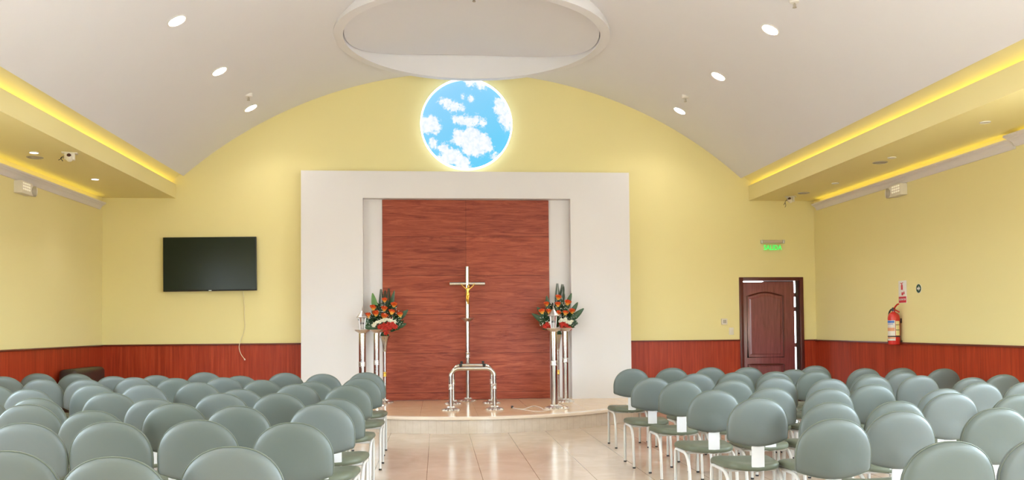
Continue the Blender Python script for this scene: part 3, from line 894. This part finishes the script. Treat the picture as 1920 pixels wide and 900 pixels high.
arrangement('orange rose arrangement with a pale green leaf, on the television side of the wood panel', (-0.805, 13.40, PH + 1.03),
    [(1, -64), (18, -55), (-20, -50), (0, -48), (14, -42), (-15, -39), (29, -37), (-30, -36), (0, -34)],
    [(-14, -35, .36, .055, -.18, -.02, 1), (-6, -30, .30, .06, -.35, 0.0, 0), (-24, -18, .22, .05, -1.1, -.05, 0), (-30, -22, .18, .05, -0.5, -.05, 0), (10, -45, .32, .035, .20, .04, 0), (20, -25, .26, .05, .8, .0, 0), (-12, -14, .2, .05, -1.5, -.08, 0), (14, -14, .22, .05, 1.3, -.05, 0)],
    [(-5, -36, .42, .095, -.05, .05), (4, -36, .43, .095, .06, .06), (0, -36, .40, .09, 0.0, .09)],
    [(-20, -18), (-17, -21), (-13, -24), (-8, -25), (-4, -27), (0, -28), (4, -29), (9, -28), (13, -27), (19, -25)],
    [(-8, -16), (0, -19), (8, -20), (15, -21), (4, -13), (-3, -11), (12, -14), (20, -16), (4, -4)], 3, 0)
arrangement('orange rose arrangement with a tall palm frond, on the door side of the wood panel', (1.872, 13.40, PH + 1.03),
    [(0, -67), (-1, -54), (17, -57), (-22, -55), (-31, -41), (-18, -41), (0, -38), (13, -38), (26, -41)],
    [(18, -20, .34, .055, .85, -.03, 0), (12, -35, .36, .05, .35, .02, 0), (22, -32, .26, .045, .55, .0, 0), (-14, -16, .34, .055, -1.0, -.03, 0), (-16, -38, .28, .045, -.12, .02, 0), (-20, -28, .24, .05, -.7, -.03, 0), (14, -14, .2, .05, 1.3, -.05, 0)],
    [(1, -38, .48, .105, .02, .04), (6, -38, .47, .125, .12, .07), (4, -38, .44, .12, .20, .09)],
    [(3, -23), (5, -26), (9, -25), (12, -27), (14, -23), (18, -22), (21, -20), (-17, -20), (24, -23), (-13, -22)],
    [(-22, -18), (-17, -14), (-12, -17), (4, -17), (9, -19), (14, -15), (6, -10), (-26, -14), (20, -10)], 11, 0)

# crucifix --------------------------------------------------------------
t = thing('crucifix', 'tall steel crucifix with a gold figure, standing before the wood panelling', 'cross', (0.47, 13.50, PH))
b = MB(); flbase(b, 0.125, 0.05); b.build('base', M['steel2'], t)
b = MB(); b.lathe([(0.033, 0.045), (0.033, 2.093)], 20); b.build('pole', M['steel'], t)
b = MB(); collar(b, 0.034, 0.665, 0.09); b.build('collar', M['steel2'], t)
b = MB(); saucer(b, 0.098, 1.235); b.build('saucer', M['steel2'], t)
b = MB(); b.tube([(-0.275, 0, 1.826), (0.275, 0, 1.826)], 0.029, 18); b.build('crossbar', M['steel'], t)
me = bpy.data.meshes.new('gold_figure'); bm = bmesh.new()
FV = {'pel': (0, 0, .155, .026, .020), 'wai': (-.004, 0, .185, .021, .016), 'che': (.002, -.004, .222, .030, .020), 'nek': (.004, -.008, .247, .010, .010), 'hd': (.008, -.014, .262, .019, .020), 'hd2': (.011, -.018, .284, .013, .014),
      'sl': (-.032, -.002, .240, .010, .010), 'el': (-.068, 0.0, .270, .0075, .0075), 'wl': (-.098, .002, .303, .006, .006), 'hl': (-.110, .002, .318, .006, .005),
      'sr': (.034, -.002, .240, .010, .010), 'er': (.070, 0.0, .270, .0075, .0075), 'wr': (.098, .002, .303, .006, .006), 'hr': (.110, .002, .318, .006, .005),
      'kl': (-.018, -.022, .085, .014, .014), 'al': (-.006, -.004, .015, .008, .008), 'fl': (-.004, -.022, -.004, .007, .006), 'ql': (-.014, -.004, .135, .019, .018),
      'kr': (.008, -.024, .088, .014, .014), 'ar': (.003, -.008, .015, .008, .008), 'fr': (.004, -.026, -.004, .007, .006), 'qr': (.014, -.004, .135, .019, .018)}
FE = ['pel-wai', 'wai-che', 'che-nek', 'nek-hd', 'hd-hd2', 'che-sl', 'sl-el', 'el-wl', 'wl-hl', 'che-sr', 'sr-er', 'er-wr', 'wr-hr', 'pel-ql', 'ql-kl', 'kl-al', 'al-fl', 'pel-qr', 'qr-kr', 'kr-ar', 'ar-fr']
idx = {k: i for i, k in enumerate(FV)}
me.from_pydata([v[:3] for v in FV.values()], [tuple(idx[a] for a in e.split('-')) for e in FE], [])
fo = bpy.data.objects.new('gold_figure', me); COL.objects.link(fo)
sm = fo.modifiers.new('s', 'SKIN')
for i, v in enumerate(FV.values()):
    me.skin_vertices[0].data[i].radius = v[3:5]
me.skin_vertices[0].data[0].use_root = True
fo.modifiers.new('d', 'SUBSURF').levels = 2
fo.modifiers['d'].render_levels = 2
dg = bpy.context.evaluated_depsgraph_get(); dg.update()
me2 = bpy.data.meshes.new_from_object(fo.evaluated_get(dg))
fo.modifiers.clear(); fo.data = me2; me2.materials.append(M['gold'])
me2.polygons.foreach_set('use_smooth', [True] * len(me2.polygons))
fo.parent = t; fo.location = (0.006, -0.058, 1.508)
fo['label'] = 'small gold figure with raised arms'
b = MB(); b.lathe([(.019, 0), (.030, .008), (.031, .022), (.027, .036), (.024, .040)], 16, (0.0, -.002, .135)); b.build('loincloth', M['gold'], fo)
b = MB(); b.sphere((.010, -.012, .283), .0175, (1, 1, .8)); b.build('hair', M['gold'], fo)

# coffin trestles -----------------------------------------------------
def trestle(label, loc, w, r):
    t = thing('coffin_trestle', label, 'trestle', loc, 0.0, 'steel coffin trestles')
    hw = w / 2; H = 0.575; R = 0.115; path = [(-hw, 0, 0.045)]
    for k in range(9):
        a = PI - PI / 2 * k / 8; path.append((-hw + R + R * math.cos(a), 0, H - R + R * math.sin(a)))
    for k in range(9):
        a = PI / 2 - PI / 2 * k / 8; path.append((hw - R + R * math.cos(a), 0, H - R + R * math.sin(a)))
    path.append((hw, 0, 0.045))
    b = MB(); b.tube(path, r, 20); b.build('arch', M['steel'], t, ang=60)
    for s in (-1, 1):
        b = MB(); flbase(b, 0.122, 0.055, 0, (s * hw, 0)); b.build('foot', M['steel2'], t)
        b = MB(); collar(b, r, 0.285, 0.075, (s * hw, 0)); b.build('collar', M['steel2'], t)
        b = MB(); b.lathe([(0.006, 0), (0.012, 0.004), (0.012, 0.010), (0.021, 0.014), (0.023, 0.024), (0.021, 0.036), (0.012, 0.041), (0.002, 0.042)], 16, (s * 0.162, 0, H + r - 0.006)); b.build('rubber_buffer', M['rubber'], t)
trestle('front polished steel arched trestle, nearest the platform edge', (0.482, 12.0, PH), 0.605, 0.028)
trestle('rear polished steel arched trestle, between front trestle and crucifix', (0.522, 13.04, PH), 0.580, 0.026)

# white cable lying on the platform
b = MB()
def smoothpath(P, n=6):
    P = [Vector(p) for p in P]; out = []
    for i in range(len(P) - 1):
        p0, p1, p2, p3 = P[max(i - 1, 0)], P[i], P[i + 1], P[min(i + 2, len(P) - 1)]
        for k in range(n):
            u = k / n
            out.append(0.5 * ((2 * p1) + (p2 - p0) * u + (2 * p0 - 5 * p1 + 4 * p2 - p3) * u * u + (3 * p1 - p0 - 3 * p2 + p3) * u ** 3))
    out.append(P[-1]); return out
zc = PH + 0.007
b.tube(smoothpath([(1.05, 12.15, zc), (1.10, 12.0, zc), (1.193, 11.967, zc), (1.29, 12.2, zc), (1.378, 12.38, zc), (1.43, 12.2, zc), (1.45, 12.0, zc), (1.45, 11.84, zc), (1.55, 11.76, zc), (1.74, 11.80, zc), (1.83, 12.05, zc), (1.82, 12.5, zc), (1.80, 12.85, zc)]), 0.006, 6)
cb = tag(b.build('power_cable', M['cable']), 'white cable lying on the platform at the foot of the door-side lantern stand', 'cable')
b = MB(); b.tube(smoothpath([(1.05, 12.15, zc), (1.12, 11.95, zc), (1.22, 11.75, zc), (1.30, 11.6, zc), (1.40, 11.58, zc), (1.52, 11.75, zc)]), 0.005, 6); b.build('second_strand', M['cable'], cb)
b = MB(); b.box((1.045, 12.18, PH + 0.018), (0.03, 0.06, 0.034), 0.006); b.tube([(1.04, 12.2, PH + 0.018), (1.04, 12.235, PH + 0.018)], 0.006, 6); b.build('plug', M['black'], cb)

# ------------------------------------------------------------------ wall and ceiling fittings
# backlit sky disc
SX, SZ, SR = 0.49, 4.655, 0.745
t = thing('sky_light_panel', 'round backlit panel showing a blue sky with white clouds, above the altar', 'light panel', (SX, YB, SZ))
b = MB(); b.lathe([(SR - 0.02, 0.0), (SR, 0.0), (SR, 0.085), (SR - 0.02, 0.085), (SR - 0.02, 0.0)], 96, T=rot(PI / 2, 'X'))
b.bm.faces.ensure_lookup_table()
bmesh.ops.delete(b.bm, geom=[f for f in b.bm.faces if len(f.verts) > 4], context='FACES_ONLY')
b.build('rim', M['halo'], t)  # glow on the rim side added to whiten the wall around it
b = MB(); b.lathe([(SR - 0.021, 0.0), (SR - 0.001, 0.0), (SR - 0.001, 0.006), (SR - 0.021, 0.006), (SR - 0.021, 0.0)], 96, T=mv(0, -0.084, 0) @ rot(PI / 2, 'X'))
b.bm.faces.ensure_lookup_table()
bmesh.ops.delete(b.bm, geom=[f for f in b.bm.faces if len(f.verts) > 4], context='FACES_ONLY')
b.build('glowing_edge', M['rim'], t)  # edge glow added to brighten the underside of the drop ring
b = MB(); b.face([(SX + (SR - 0.018) * math.cos(2 * PI * k / 96), YB - 0.025, SZ + (SR - 0.018) * math.sin(2 * PI * k / 96)) for k in range(96)])
o = b.build('sky_picture', M['sky'], t, smooth=False); o.location = (-SX, -YB, -SZ)

# television
t = thing('television', 'large black flat television switched off on the yellow wall', 'television', (-3.553, YB - 0.022, 2.388)); t.rotation_euler = (0, math.radians(-0.6), 0)
b = MB(); b.bx(-.715, .715, -.075, -.03, -.425, .425, bevel=0.006); b.build('casing', M['bezel'], t)
b = MB(); b.bx(-.703, .703, -.078, -.074, -.405, .416); b.build('screen', M['screen'], t, smooth=False)
b = MB(); b.bx(-.3, .3, -.03, 0.021, -.2, .2); b.build('wall_bracket', M['black'], t, smooth=False)
b = MB(); b.bx(-.022, .022, -.080, -.074, -.421, -.412); b.build('logo', M['silver'], t, smooth=False)
b = MB(); b.tube(smoothpath([(-3.056, 13.955, 1.955), (-3.04, 13.975, 1.75), (-3.038, 13.98, 1.55), (-3.03, 13.975, 1.42), (-3.05, 13.97, 1.30), (-3.10, 13.93, 1.14), (-3.105, 13.925, 1.05), (-3.075, 13.93, .96), (-3.03, 13.935, .895)]), 0.005, 6)
o = tag(b.build('television_cable', M['cable2']), 'thin ivory cable dangling from the television over the wainscot', 'cable')
b = MB(); b.tube([(-3.03, 13.935, .897), (-3.02, 13.935, .872)], 0.010, 8); b.build('plug', M['plastic'], o)

# exit sign and its lamp
def text_mesh(s, size, mat_, parent, name, ext=0.003, T=None, align='CENTER'):
    cu = bpy.data.curves.new('t', 'FONT'); cu.body = s; cu.size = size; cu.extrude = ext; cu.align_x = align; cu.align_y = 'CENTER'
    cu.offset = size * 0.008
    o = bpy.data.objects.new('t', cu); COL.objects.link(o)
    d = bpy.context.evaluated_depsgraph_get(); d.update()
    m2 = bpy.data.meshes.new_from_object(o.evaluated_get(d)); bpy.data.objects.remove(o); bpy.data.curves.remove(cu)
    m2.transform(rot(PI / 2, 'X'))
    if T: m2.transform(T)
    m2.materials.append(mat_)
    r = bpy.data.objects.new(name, m2); COL.objects.link(r); r.parent = parent
    return r
t = thing('exit_sign', 'green SALIDA exit sign hanging from a small tube lamp above the door', 'sign', (5.592, YB, 2.65))
b = MB(); b.bx(-.165, .165, -.055, 0, .070, .124, bevel=0.012); b.build('lamp_case', M['tubew'], t)
for s in (-1, 1):
    b = MB(); b.bx(s * .185 - .018, s * .185 + .018, -.058, 0, .068, .128, bevel=0.008); b.build('end_cap', M['silver'], t)
b = MB(); b.bx(-.165, .165, -.022, -.018, -.065, .070); b.build('acrylic_plate', M['acryl'], t, smooth=False)
sl = text_mesh('SALIDA', 0.118, M['green'], t, 'lettering', 0.002, mv(0, -0.026, -0.004)); sl.scale = (0.80, 1, 1)

# switch and socket
t = thing('wall_switch', 'small white switch box on the yellow wall, upper one beside the door', 'switch', (4.742, YB, 1.42))
b = MB(); b.bx(-.05, .05, -.04, 0, -.05, .05, bevel=0.006); b.build('box', M['plastic'], t)
b = MB(); b.bx(-.025, .025, -.046, -.039, -.028, .028, bevel=0.003); b.build('button', M['plastic2'], t)
t = thing('wall_switch', 'white switch plate on the yellow wall, lower one beside the door frame', 'switch', (4.866, YB, 1.26))
b = MB(); b.bx(-.04, .04, -.012, 0, -.06, .06, bevel=0.004); b.build('plate', M['plastic'], t)
b = MB(); b.bx(-.014, .014, -.018, -.011, -.024, .024, bevel=0.003); b.build('rocker', M['plastic'], t)

# fire extinguisher (local frame faces -y, then turned to face the room from the right wall)
t = thing('fire_extinguisher', 'red fire extinguisher with black hose hung on the right yellow wall', 'fire extinguisher', (XR, 11.34, 1.07), -PI / 2)
cy = -0.10
b = MB(); b.lathe([(.060, 0), (.074, .006), (.078, .02), (.078, .365), (.073, .40), (.055, .432), (.030, .448), (.022, .452), (.022, .47)], 32, (0, cy, 0)); b.build('cylinder', M['exred'], t)
b = MB(); b.lathe([(.024, 0), (.026, .01), (.022, .04), (.016, .05)], 16, (0, cy, .462)); b.build('valve', M['black'], t)
b = MB()
b.tube([(-.02, cy, .488), (.03, cy, .508), (.09, cy, .545), (.13, cy, .556)], 0.011, 8); b.build('handle', M['exred'], t)
b = MB(); b.tube([(-.02, cy, .484), (.05, cy, .475), (.10, cy, .460), (.14, cy, .447)], 0.011, 8); b.build('carry_handle', M['exred'], t)
b = MB(); b.tube(smoothpath([(-.01, cy, .485), (-.07, cy, .48), (-.118, cy, .43), (-.128, cy, .33), (-.122, cy, .20), (-.122, cy, .12)]), 0.0115, 8); ho = b.build('hose', M['rubber'], t)
b = MB(); b.lathe([(.013, .12), (.018, .10), (.026, .01), (.024, .0)], 12, (-.122, cy, 0.02)); b.build('nozzle', M['rubber'], ho)
def wrap(name, m_, a0, a1, z0, z1, r=0.0788):
    b = MB(); rows = []
    for k in range(13):
        a = a0 + (a1 - a0) * k / 12; rows.append([(r * math.sin(a), cy - r * math.cos(a), z) for z in (z0, z1)])
    b.grid(rows); return b.build(name, m_, t, normals=False)
wrap('paper_label', M['labelp'], -.35, 1.30, .06, .335)
for nm, mm, a0, a1, z0, z1 in (('blue_band', 'labelb', -.30, 1.15, .30, .33), ('blue_line', 'labelb', -.2, .95, .282, .289), ('orange_band', 'labelo', -.3, 1.2, .19, .235), ('lower_band', 'labelo', -.3, 1.25, .085, .112)):
    wrap(nm, M[mm], a0, a1, z0, z1, .0794)
wrap('yellow_label', M['labely'], 1.38, 2.15, .13, .325)
for z0 in (.27, .20):
    wrap('label_rule', M['black'], 1.38, 2.1, z0, z0 + .008, .0794)
b = MB(); b.lathe([(.0795, 0), (.0805, .002), (.0805, .014), (.0795, .016)], 32, (0, cy, .108)); b.build('strap', M['rubber'], t)
b = MB(); b.bx(-.03, .03, -.03, 0, .30, .36); b.bx(-.03, .03, -.024, 0, .02, .06); b.build('bracket', M['black'], t)

# extinguisher notice
t = thing('extinguisher_sign', 'white and red fire extinguisher notice on the wall above the extinguisher', 'sign', (XR, 11.27, 1.79), -PI / 2)
b = MB(); b.bx(-.10, .10, -.006, 0, -.15, .155, bevel=.002); b.build('board', M['signw'], t)
b = MB(); b.bx(-.094, .094, -.0075, -.0055, -.145, -.062); b.build('red_band', M['signr'], t, smooth=False)
text_mesh('EXTINTOR', 0.034, M['signw'], t, 'lettering', 0.0008, mv(0, -.0085, -.103))
b = MB()
b.prism([(-.03, .03), (.012, .03), (.012, .085), (.006, .10), (-.024, .10), (-.03, .085)], -.0085, -.006)
b.prism([(-.018, .10), (0, .10), (.0, .115), (.024, .128), (.022, .134), (-.012, .122), (-.05, .128), (-.052, .12), (-.018, .112)], -.0085, -.006)
b.prism([(-.02, -.045), (.018, -.045), (.018, -.005), (-.02, -.005)], -.0085, -.006)
b.prism([(.032, -.035), (.052, -.03), (.054, -.012), (.044, .014), (.042, -.004), (.030, .004), (.028, -.018)], -.0085, -.006)
b.build('pictogram', M['signr'], t, smooth=False)
# round arrow sign
t = thing('arrow_sign', 'small round dark green sign with a white arrow on the wall', 'sign', (XR, 10.873, 1.82), -PI / 2)
b = MB(); b.lathe([(.062, 0), (.062, .004)], 32, T=rot(PI / 2, 'X')); b.build('rim', M['signw'], t)
b = MB(); b.lathe([(.057, .003), (.057, .0055)], 32, T=rot(PI / 2, 'X')); b.build('disc', M['signg'], t)
b = MB(); b.prism([(-.035, -.013), (.002, -.013), (.002, -.032), (.040, 0), (.002, .032), (.002, .013), (-.035, .013)], -.0075, -.005); b.build('arrow', M['signw'], t, smooth=False)

# emergency lights under the mouldings
def emergency(label, loc, rz, m):
    t = thing('emergency_light', label, 'emergency light', loc, rz, 'emergency lights on the side walls')
    b = MB(); b.prism([(-.15 * m, -.075), (.15 * m, -.075), (.15 * m, .06), (.11 * m, .08), (-.15 * m, .08)], -.10, 0); b.build('housing', M['plastic'], t, smooth=False)
    b = MB()
    for i in range(4):
        for j in range(3):
            b.sphere((m * (-.11 + i * .052), -.103, .052 - j * .036), .017, (1.25, .35, .7), u=10, v=6)
    b.build('led_cells', M['cells'], t)
    T = mv(m * .185, -.10, -.01) @ rot(m * .55, 'Z') @ rot(PI / 2, 'X')
    b = MB(); b.lathe([(.045, -.07), (.064, -.05), (.068, 0), (.068, .012), (.062, .016)], 28, T=T); h = b.build('lamp_head', M['plastic2'], t)
    b = MB(); b.lathe([(.060, .014), (.052, .026), (.03, .032), (.003, .034)], 28, T=T); b.build('lens', M['plastic'], h)
emergency('white emergency light with round lamp head on the left wall below the moulding', (XL - 0.002, 11.30, 3.150), PI / 2, 1)
emergency('white emergency light with round lamp head on the right wall below the moulding', (XR + 0.002, 11.25, 3.175), -PI / 2, -1)

# vault downlights
def downlight(name, label, T, r, lens, loc, group, lit=True):
    t = thing(name, label, 'ceiling light', loc, 0.0, group)
    b = MB(); b.lathe([(r * 1.18, 0.0), (r * 1.18, .006), (r * 1.06, .010), (r * 1.0, .006), (r * 1.0, 0.0)], 32, T=T)
    b.bm.faces.ensure_lookup_table(); bmesh.ops.delete(b.bm, geom=[f for f in b.bm.faces if len(f.verts) > 4], context='FACES_ONLY')
    b.build('trim', M['trimring'], t)
    b = MB(); b.lathe([(r * 1.0, 0.001), (r * .9, .007), (r * .5, .009), (.002, .010)], 32, T=T); b.build('lens', lens, t)
VLY = (9.42, 11.243, 13.10)
names = ('nearest', 'middle', 'farthest')
def vnorm(x):
    z = vz(x); n = Vector((VX - x, 0, VZ - z)).normalized()
    return z, Vector((0, 0, 1)).rotation_difference(n).to_matrix().to_4x4(), n
for x, sd in ((-2.76, 'television'), (3.787, 'exit door')):
    for y, nm in zip(VLY, names):
        z, T, n = vnorm(x)
        downlight('downlight', 'bright round downlight, %s of three, in the vault on the %s side' % (nm, sd), T, 0.093, M['bulb'], (x, y, z), 'downlights in the vault')
for (y, lit, nm) in ((10.447, 1, 'nearer'), (12.254, 1, 'farther')):
    downlight('small_downlight', 'small lit downlight in the left soffit, %s one' % nm, rot(PI, 'X'), 0.045, M['bulb2'], (-4.67, y, ZS), 'small downlights in the soffits')
for (x, y, nm) in ((5.665, 8.43, 'nearest'), (5.675, 10.29, 'middle'), (5.85, 12.2, 'farthest')):
    downlight('small_downlight', 'small unlit downlight in the right soffit, %s one' % nm, rot(PI, 'X'), 0.045, M['lampoff'], (x, y, ZS), 'small downlights in the soffits')
def speaker(label, loc):
    t = thing('ceiling_speaker', label, 'speaker', loc, 0.0, 'round ceiling speakers')
    b = MB(); b.lathe([(.092, 0), (.092, .006), (.080, .010), (.076, .006), (.076, 0)], 32, T=rot(PI, 'X'))
    b.bm.faces.ensure_lookup_table(); bmesh.ops.delete(b.bm, geom=[f for f in b.bm.faces if len(f.verts) > 4], context='FACES_ONLY')
    b.build('ring', M['plastic2'], t)
    b = MB(); b.lathe([(.077, .002), (.05, .007), (.002, .008)], 32, T=rot(PI, 'X')); b.build('grille', M['plastic2'], t)
speaker('flat round grey speaker in the left soffit', (-4.79, 10.74, ZS))
speaker('flat round speaker midway along the right soffit', (5.69, 10.61, ZS))
speaker('flat round speaker at the far end of the right soffit', (5.773, 13.13, ZS))

# sprinklers
for (x, y, zz, lb) in ((-2.673, 12.544, None, 'white sprinkler head in the vault on the television side'), (3.69, 12.464, None, 'white sprinkler head in the vault on the exit door side'), (0.492, 10.95, 5.61, 'sprinkler head inside the ceiling ring'), (3.731, 8.62, None, 'sprinkler head in the vault nearest the camera')):
    z = zz or vz(x)
    t = thing('sprinkler', lb, 'sprinkler', (x, y, z), 0.0, 'ceiling sprinklers')
    big = 1.0
    b = MB(); b.lathe([(.055, .05), (.055, -.012), (.045, -.028), (.02, -.032)][::-1], 20); b.build('escutcheon', M['trimring'], t)
    b = MB(); b.tube([(0, 0, -.03), (0, 0, -.075)], .009, 8); b.tube([(-.014, 0, -.04), (-.014, 0, -.07)], .003, 6); b.tube([(.014, 0, -.04), (.014, 0, -.07)], .003, 6); b.lathe([(.022, -.080), (.022, -.076)], 12); b.build('deflector', M['plastic2'], t)

# ceiling cameras
def camera_unit(label, loc, rz, wires):
    t = thing('security_camera', label, 'camera', loc, rz, 'small cameras under the soffits')
    b = MB(); b.bx(-.085, .085, -.05, .05, -.012, 0, bevel=.004); b.build('mount_plate', M['plastic'], t)
    b = MB(); b.bx(-.055, .055, -.045, .045, -.085, -.010, bevel=.010); b.build('body', M['plastic'], t)
    T = mv(.0, -.03, -.09) @ rot(math.radians(60), 'X')
    b = MB(); b.lathe([(.030, 0), (.034, .01), (.034, .075), (.028, .085)], 20, T=T); h = b.build('camera_head', M['plastic'], t)
    b = MB(); b.lathe([(.024, .084), (.020, .092), (.002, .094)], 16, T=T); b.build('lens', M['lens'], h)
    b = MB()
    for w in wires:
        b.tube(smoothpath(w), .004, 6)
    b.build('wire', M['black'], t)
camera_unit('small white camera with dangling wire under the left soffit edge', (-4.27, 10.45, ZS), 0.3, [[(-.05, 0, -.04), (-.085, -.01, -.06), (-.10, 0, -.085), (-.12, .02, -.09)], [(-.05, .01, -.06), (-.09, 0, -.07), (-.075, .02, -.10)]])
camera_unit('small white camera with dark lens at the far end of the right soffit', (5.72, 13.50, ZS), -0.6, [[(-.05, 0, -.04), (-.09, 0, -.08), (-.085, .01, -.14), (-.10, .01, -.17)], [(-.09, 0, -.09), (-.115, 0, -.13)]])

# dark armchair against the left wall
t = thing('armchair', 'dark brown leather armchair against the left wall, mostly hidden by chairs', 'armchair', (XL + 0.06, 12.75, 0.0))
b = MB(); b.box((.15, 0, .56), (.25, 1.05, .54), .07, seg=4); b.build('backrest', M['leather'], t)
b = MB(); b.box((.50, 0, .28), (.62, .84, .26), .05, seg=3); b.build('seat', M['leather'], t)
for s in (-1, 1):
    b = MB(); b.box((.46, s * .50, .33), (.80, .17, .46), .05, seg=3); b.build('armrest', M['leather'], t)
for sx in (.12, .80):
    for s in (-1, 1):
        b = MB(); b.lathe([(.018, 0), (.026, .11)], 12, (sx, s * .48, 0)); b.build('leg', M['black'], t)
P_SPOT, P_WORLD = 52, 18
# ------------------------------------------------------------------ light
def spot(loc, power, ang=2.4, col=(1, .98, .96), blend=.8, size=.09, d=(0, 0, -1)):
    l = bpy.data.lights.new('lamp', 'SPOT'); l.energy = power; l.spot_size = ang; l.spot_blend = blend; l.color = col; l.shadow_soft_size = size
    o = bpy.data.objects.new('lamp', l); COL.objects.link(o); o.location = loc
    o.rotation_euler = Vector((0, 0, -1)).rotation_difference(Vector(d)).to_euler()
for x in (-2.76, 3.787):
    for y in (13.10, 11.243, 9.42, 7.6, 5.77, 3.95, 2.1, 0.3, -1.5):
        z, T, n = vnorm(x)
        spot(Vector((x, y, z)) + n * 0.05, P_SPOT * (0.4 if y > 13 else 1.0), d=n * 0.5 + Vector((0, 0, -1)))
for y in (10.447, 12.254):
    spot((-4.67, y, ZS - 0.03), 8, 1.6, (.95, .95, 1))
w = bpy.data.worlds.new('daylight'); SC.world = w; w.use_nodes = True
bg = w.node_tree.nodes['Background']
tcw = w.node_tree.nodes.new('ShaderNodeTexCoord'); sx = w.node_tree.nodes.new('ShaderNodeSeparateXYZ'); rw = w.node_tree.nodes.new('ShaderNodeValToRGB')
w.node_tree.links.new(tcw.outputs['Generated'], sx.inputs[0]); w.node_tree.links.new(sx.outputs[2], rw.inputs[0])
rw.color_ramp.elements[0].position = 0.0; rw.color_ramp.elements[0].color = (0.36, 0.39, 0.42, 1)
rw.color_ramp.elements[1].position = 0.06; rw.color_ramp.elements[1].color = (0.70, 0.87, 1.0, 1)
w.node_tree.links.new(rw.outputs[0], bg.inputs[0]); bg.inputs[1].default_value = P_WORLD

# ------------------------------------------------------------------ camera
cam = bpy.data.cameras.new('camera'); co = bpy.data.objects.new('camera', cam); COL.objects.link(co)
F_ = Vector((0.08629491958292912, 0.9957637628384839, 0.031744534520438454))
R_ = Vector((0.9962538418549374, -0.08607031915069652, -0.00837751458217154))
U_ = Vector((0.005609763226112962, -0.032348551421056804, 0.9994609055773547))
co.matrix_world = Matrix(((R_.x, U_.x, -F_.x, 0), (R_.y, U_.y, -F_.y, 0), (R_.z, U_.z, -F_.z, 1.35), (0, 0, 0, 1)))
cam.sensor_fit = 'HORIZONTAL'; cam.sensor_width = 36.0; cam.lens = 1620.0 / 1920 * 36
cam.shift_y = (562.76 - 450.0) / 1920; cam.clip_start = 0.05
SC.camera = co
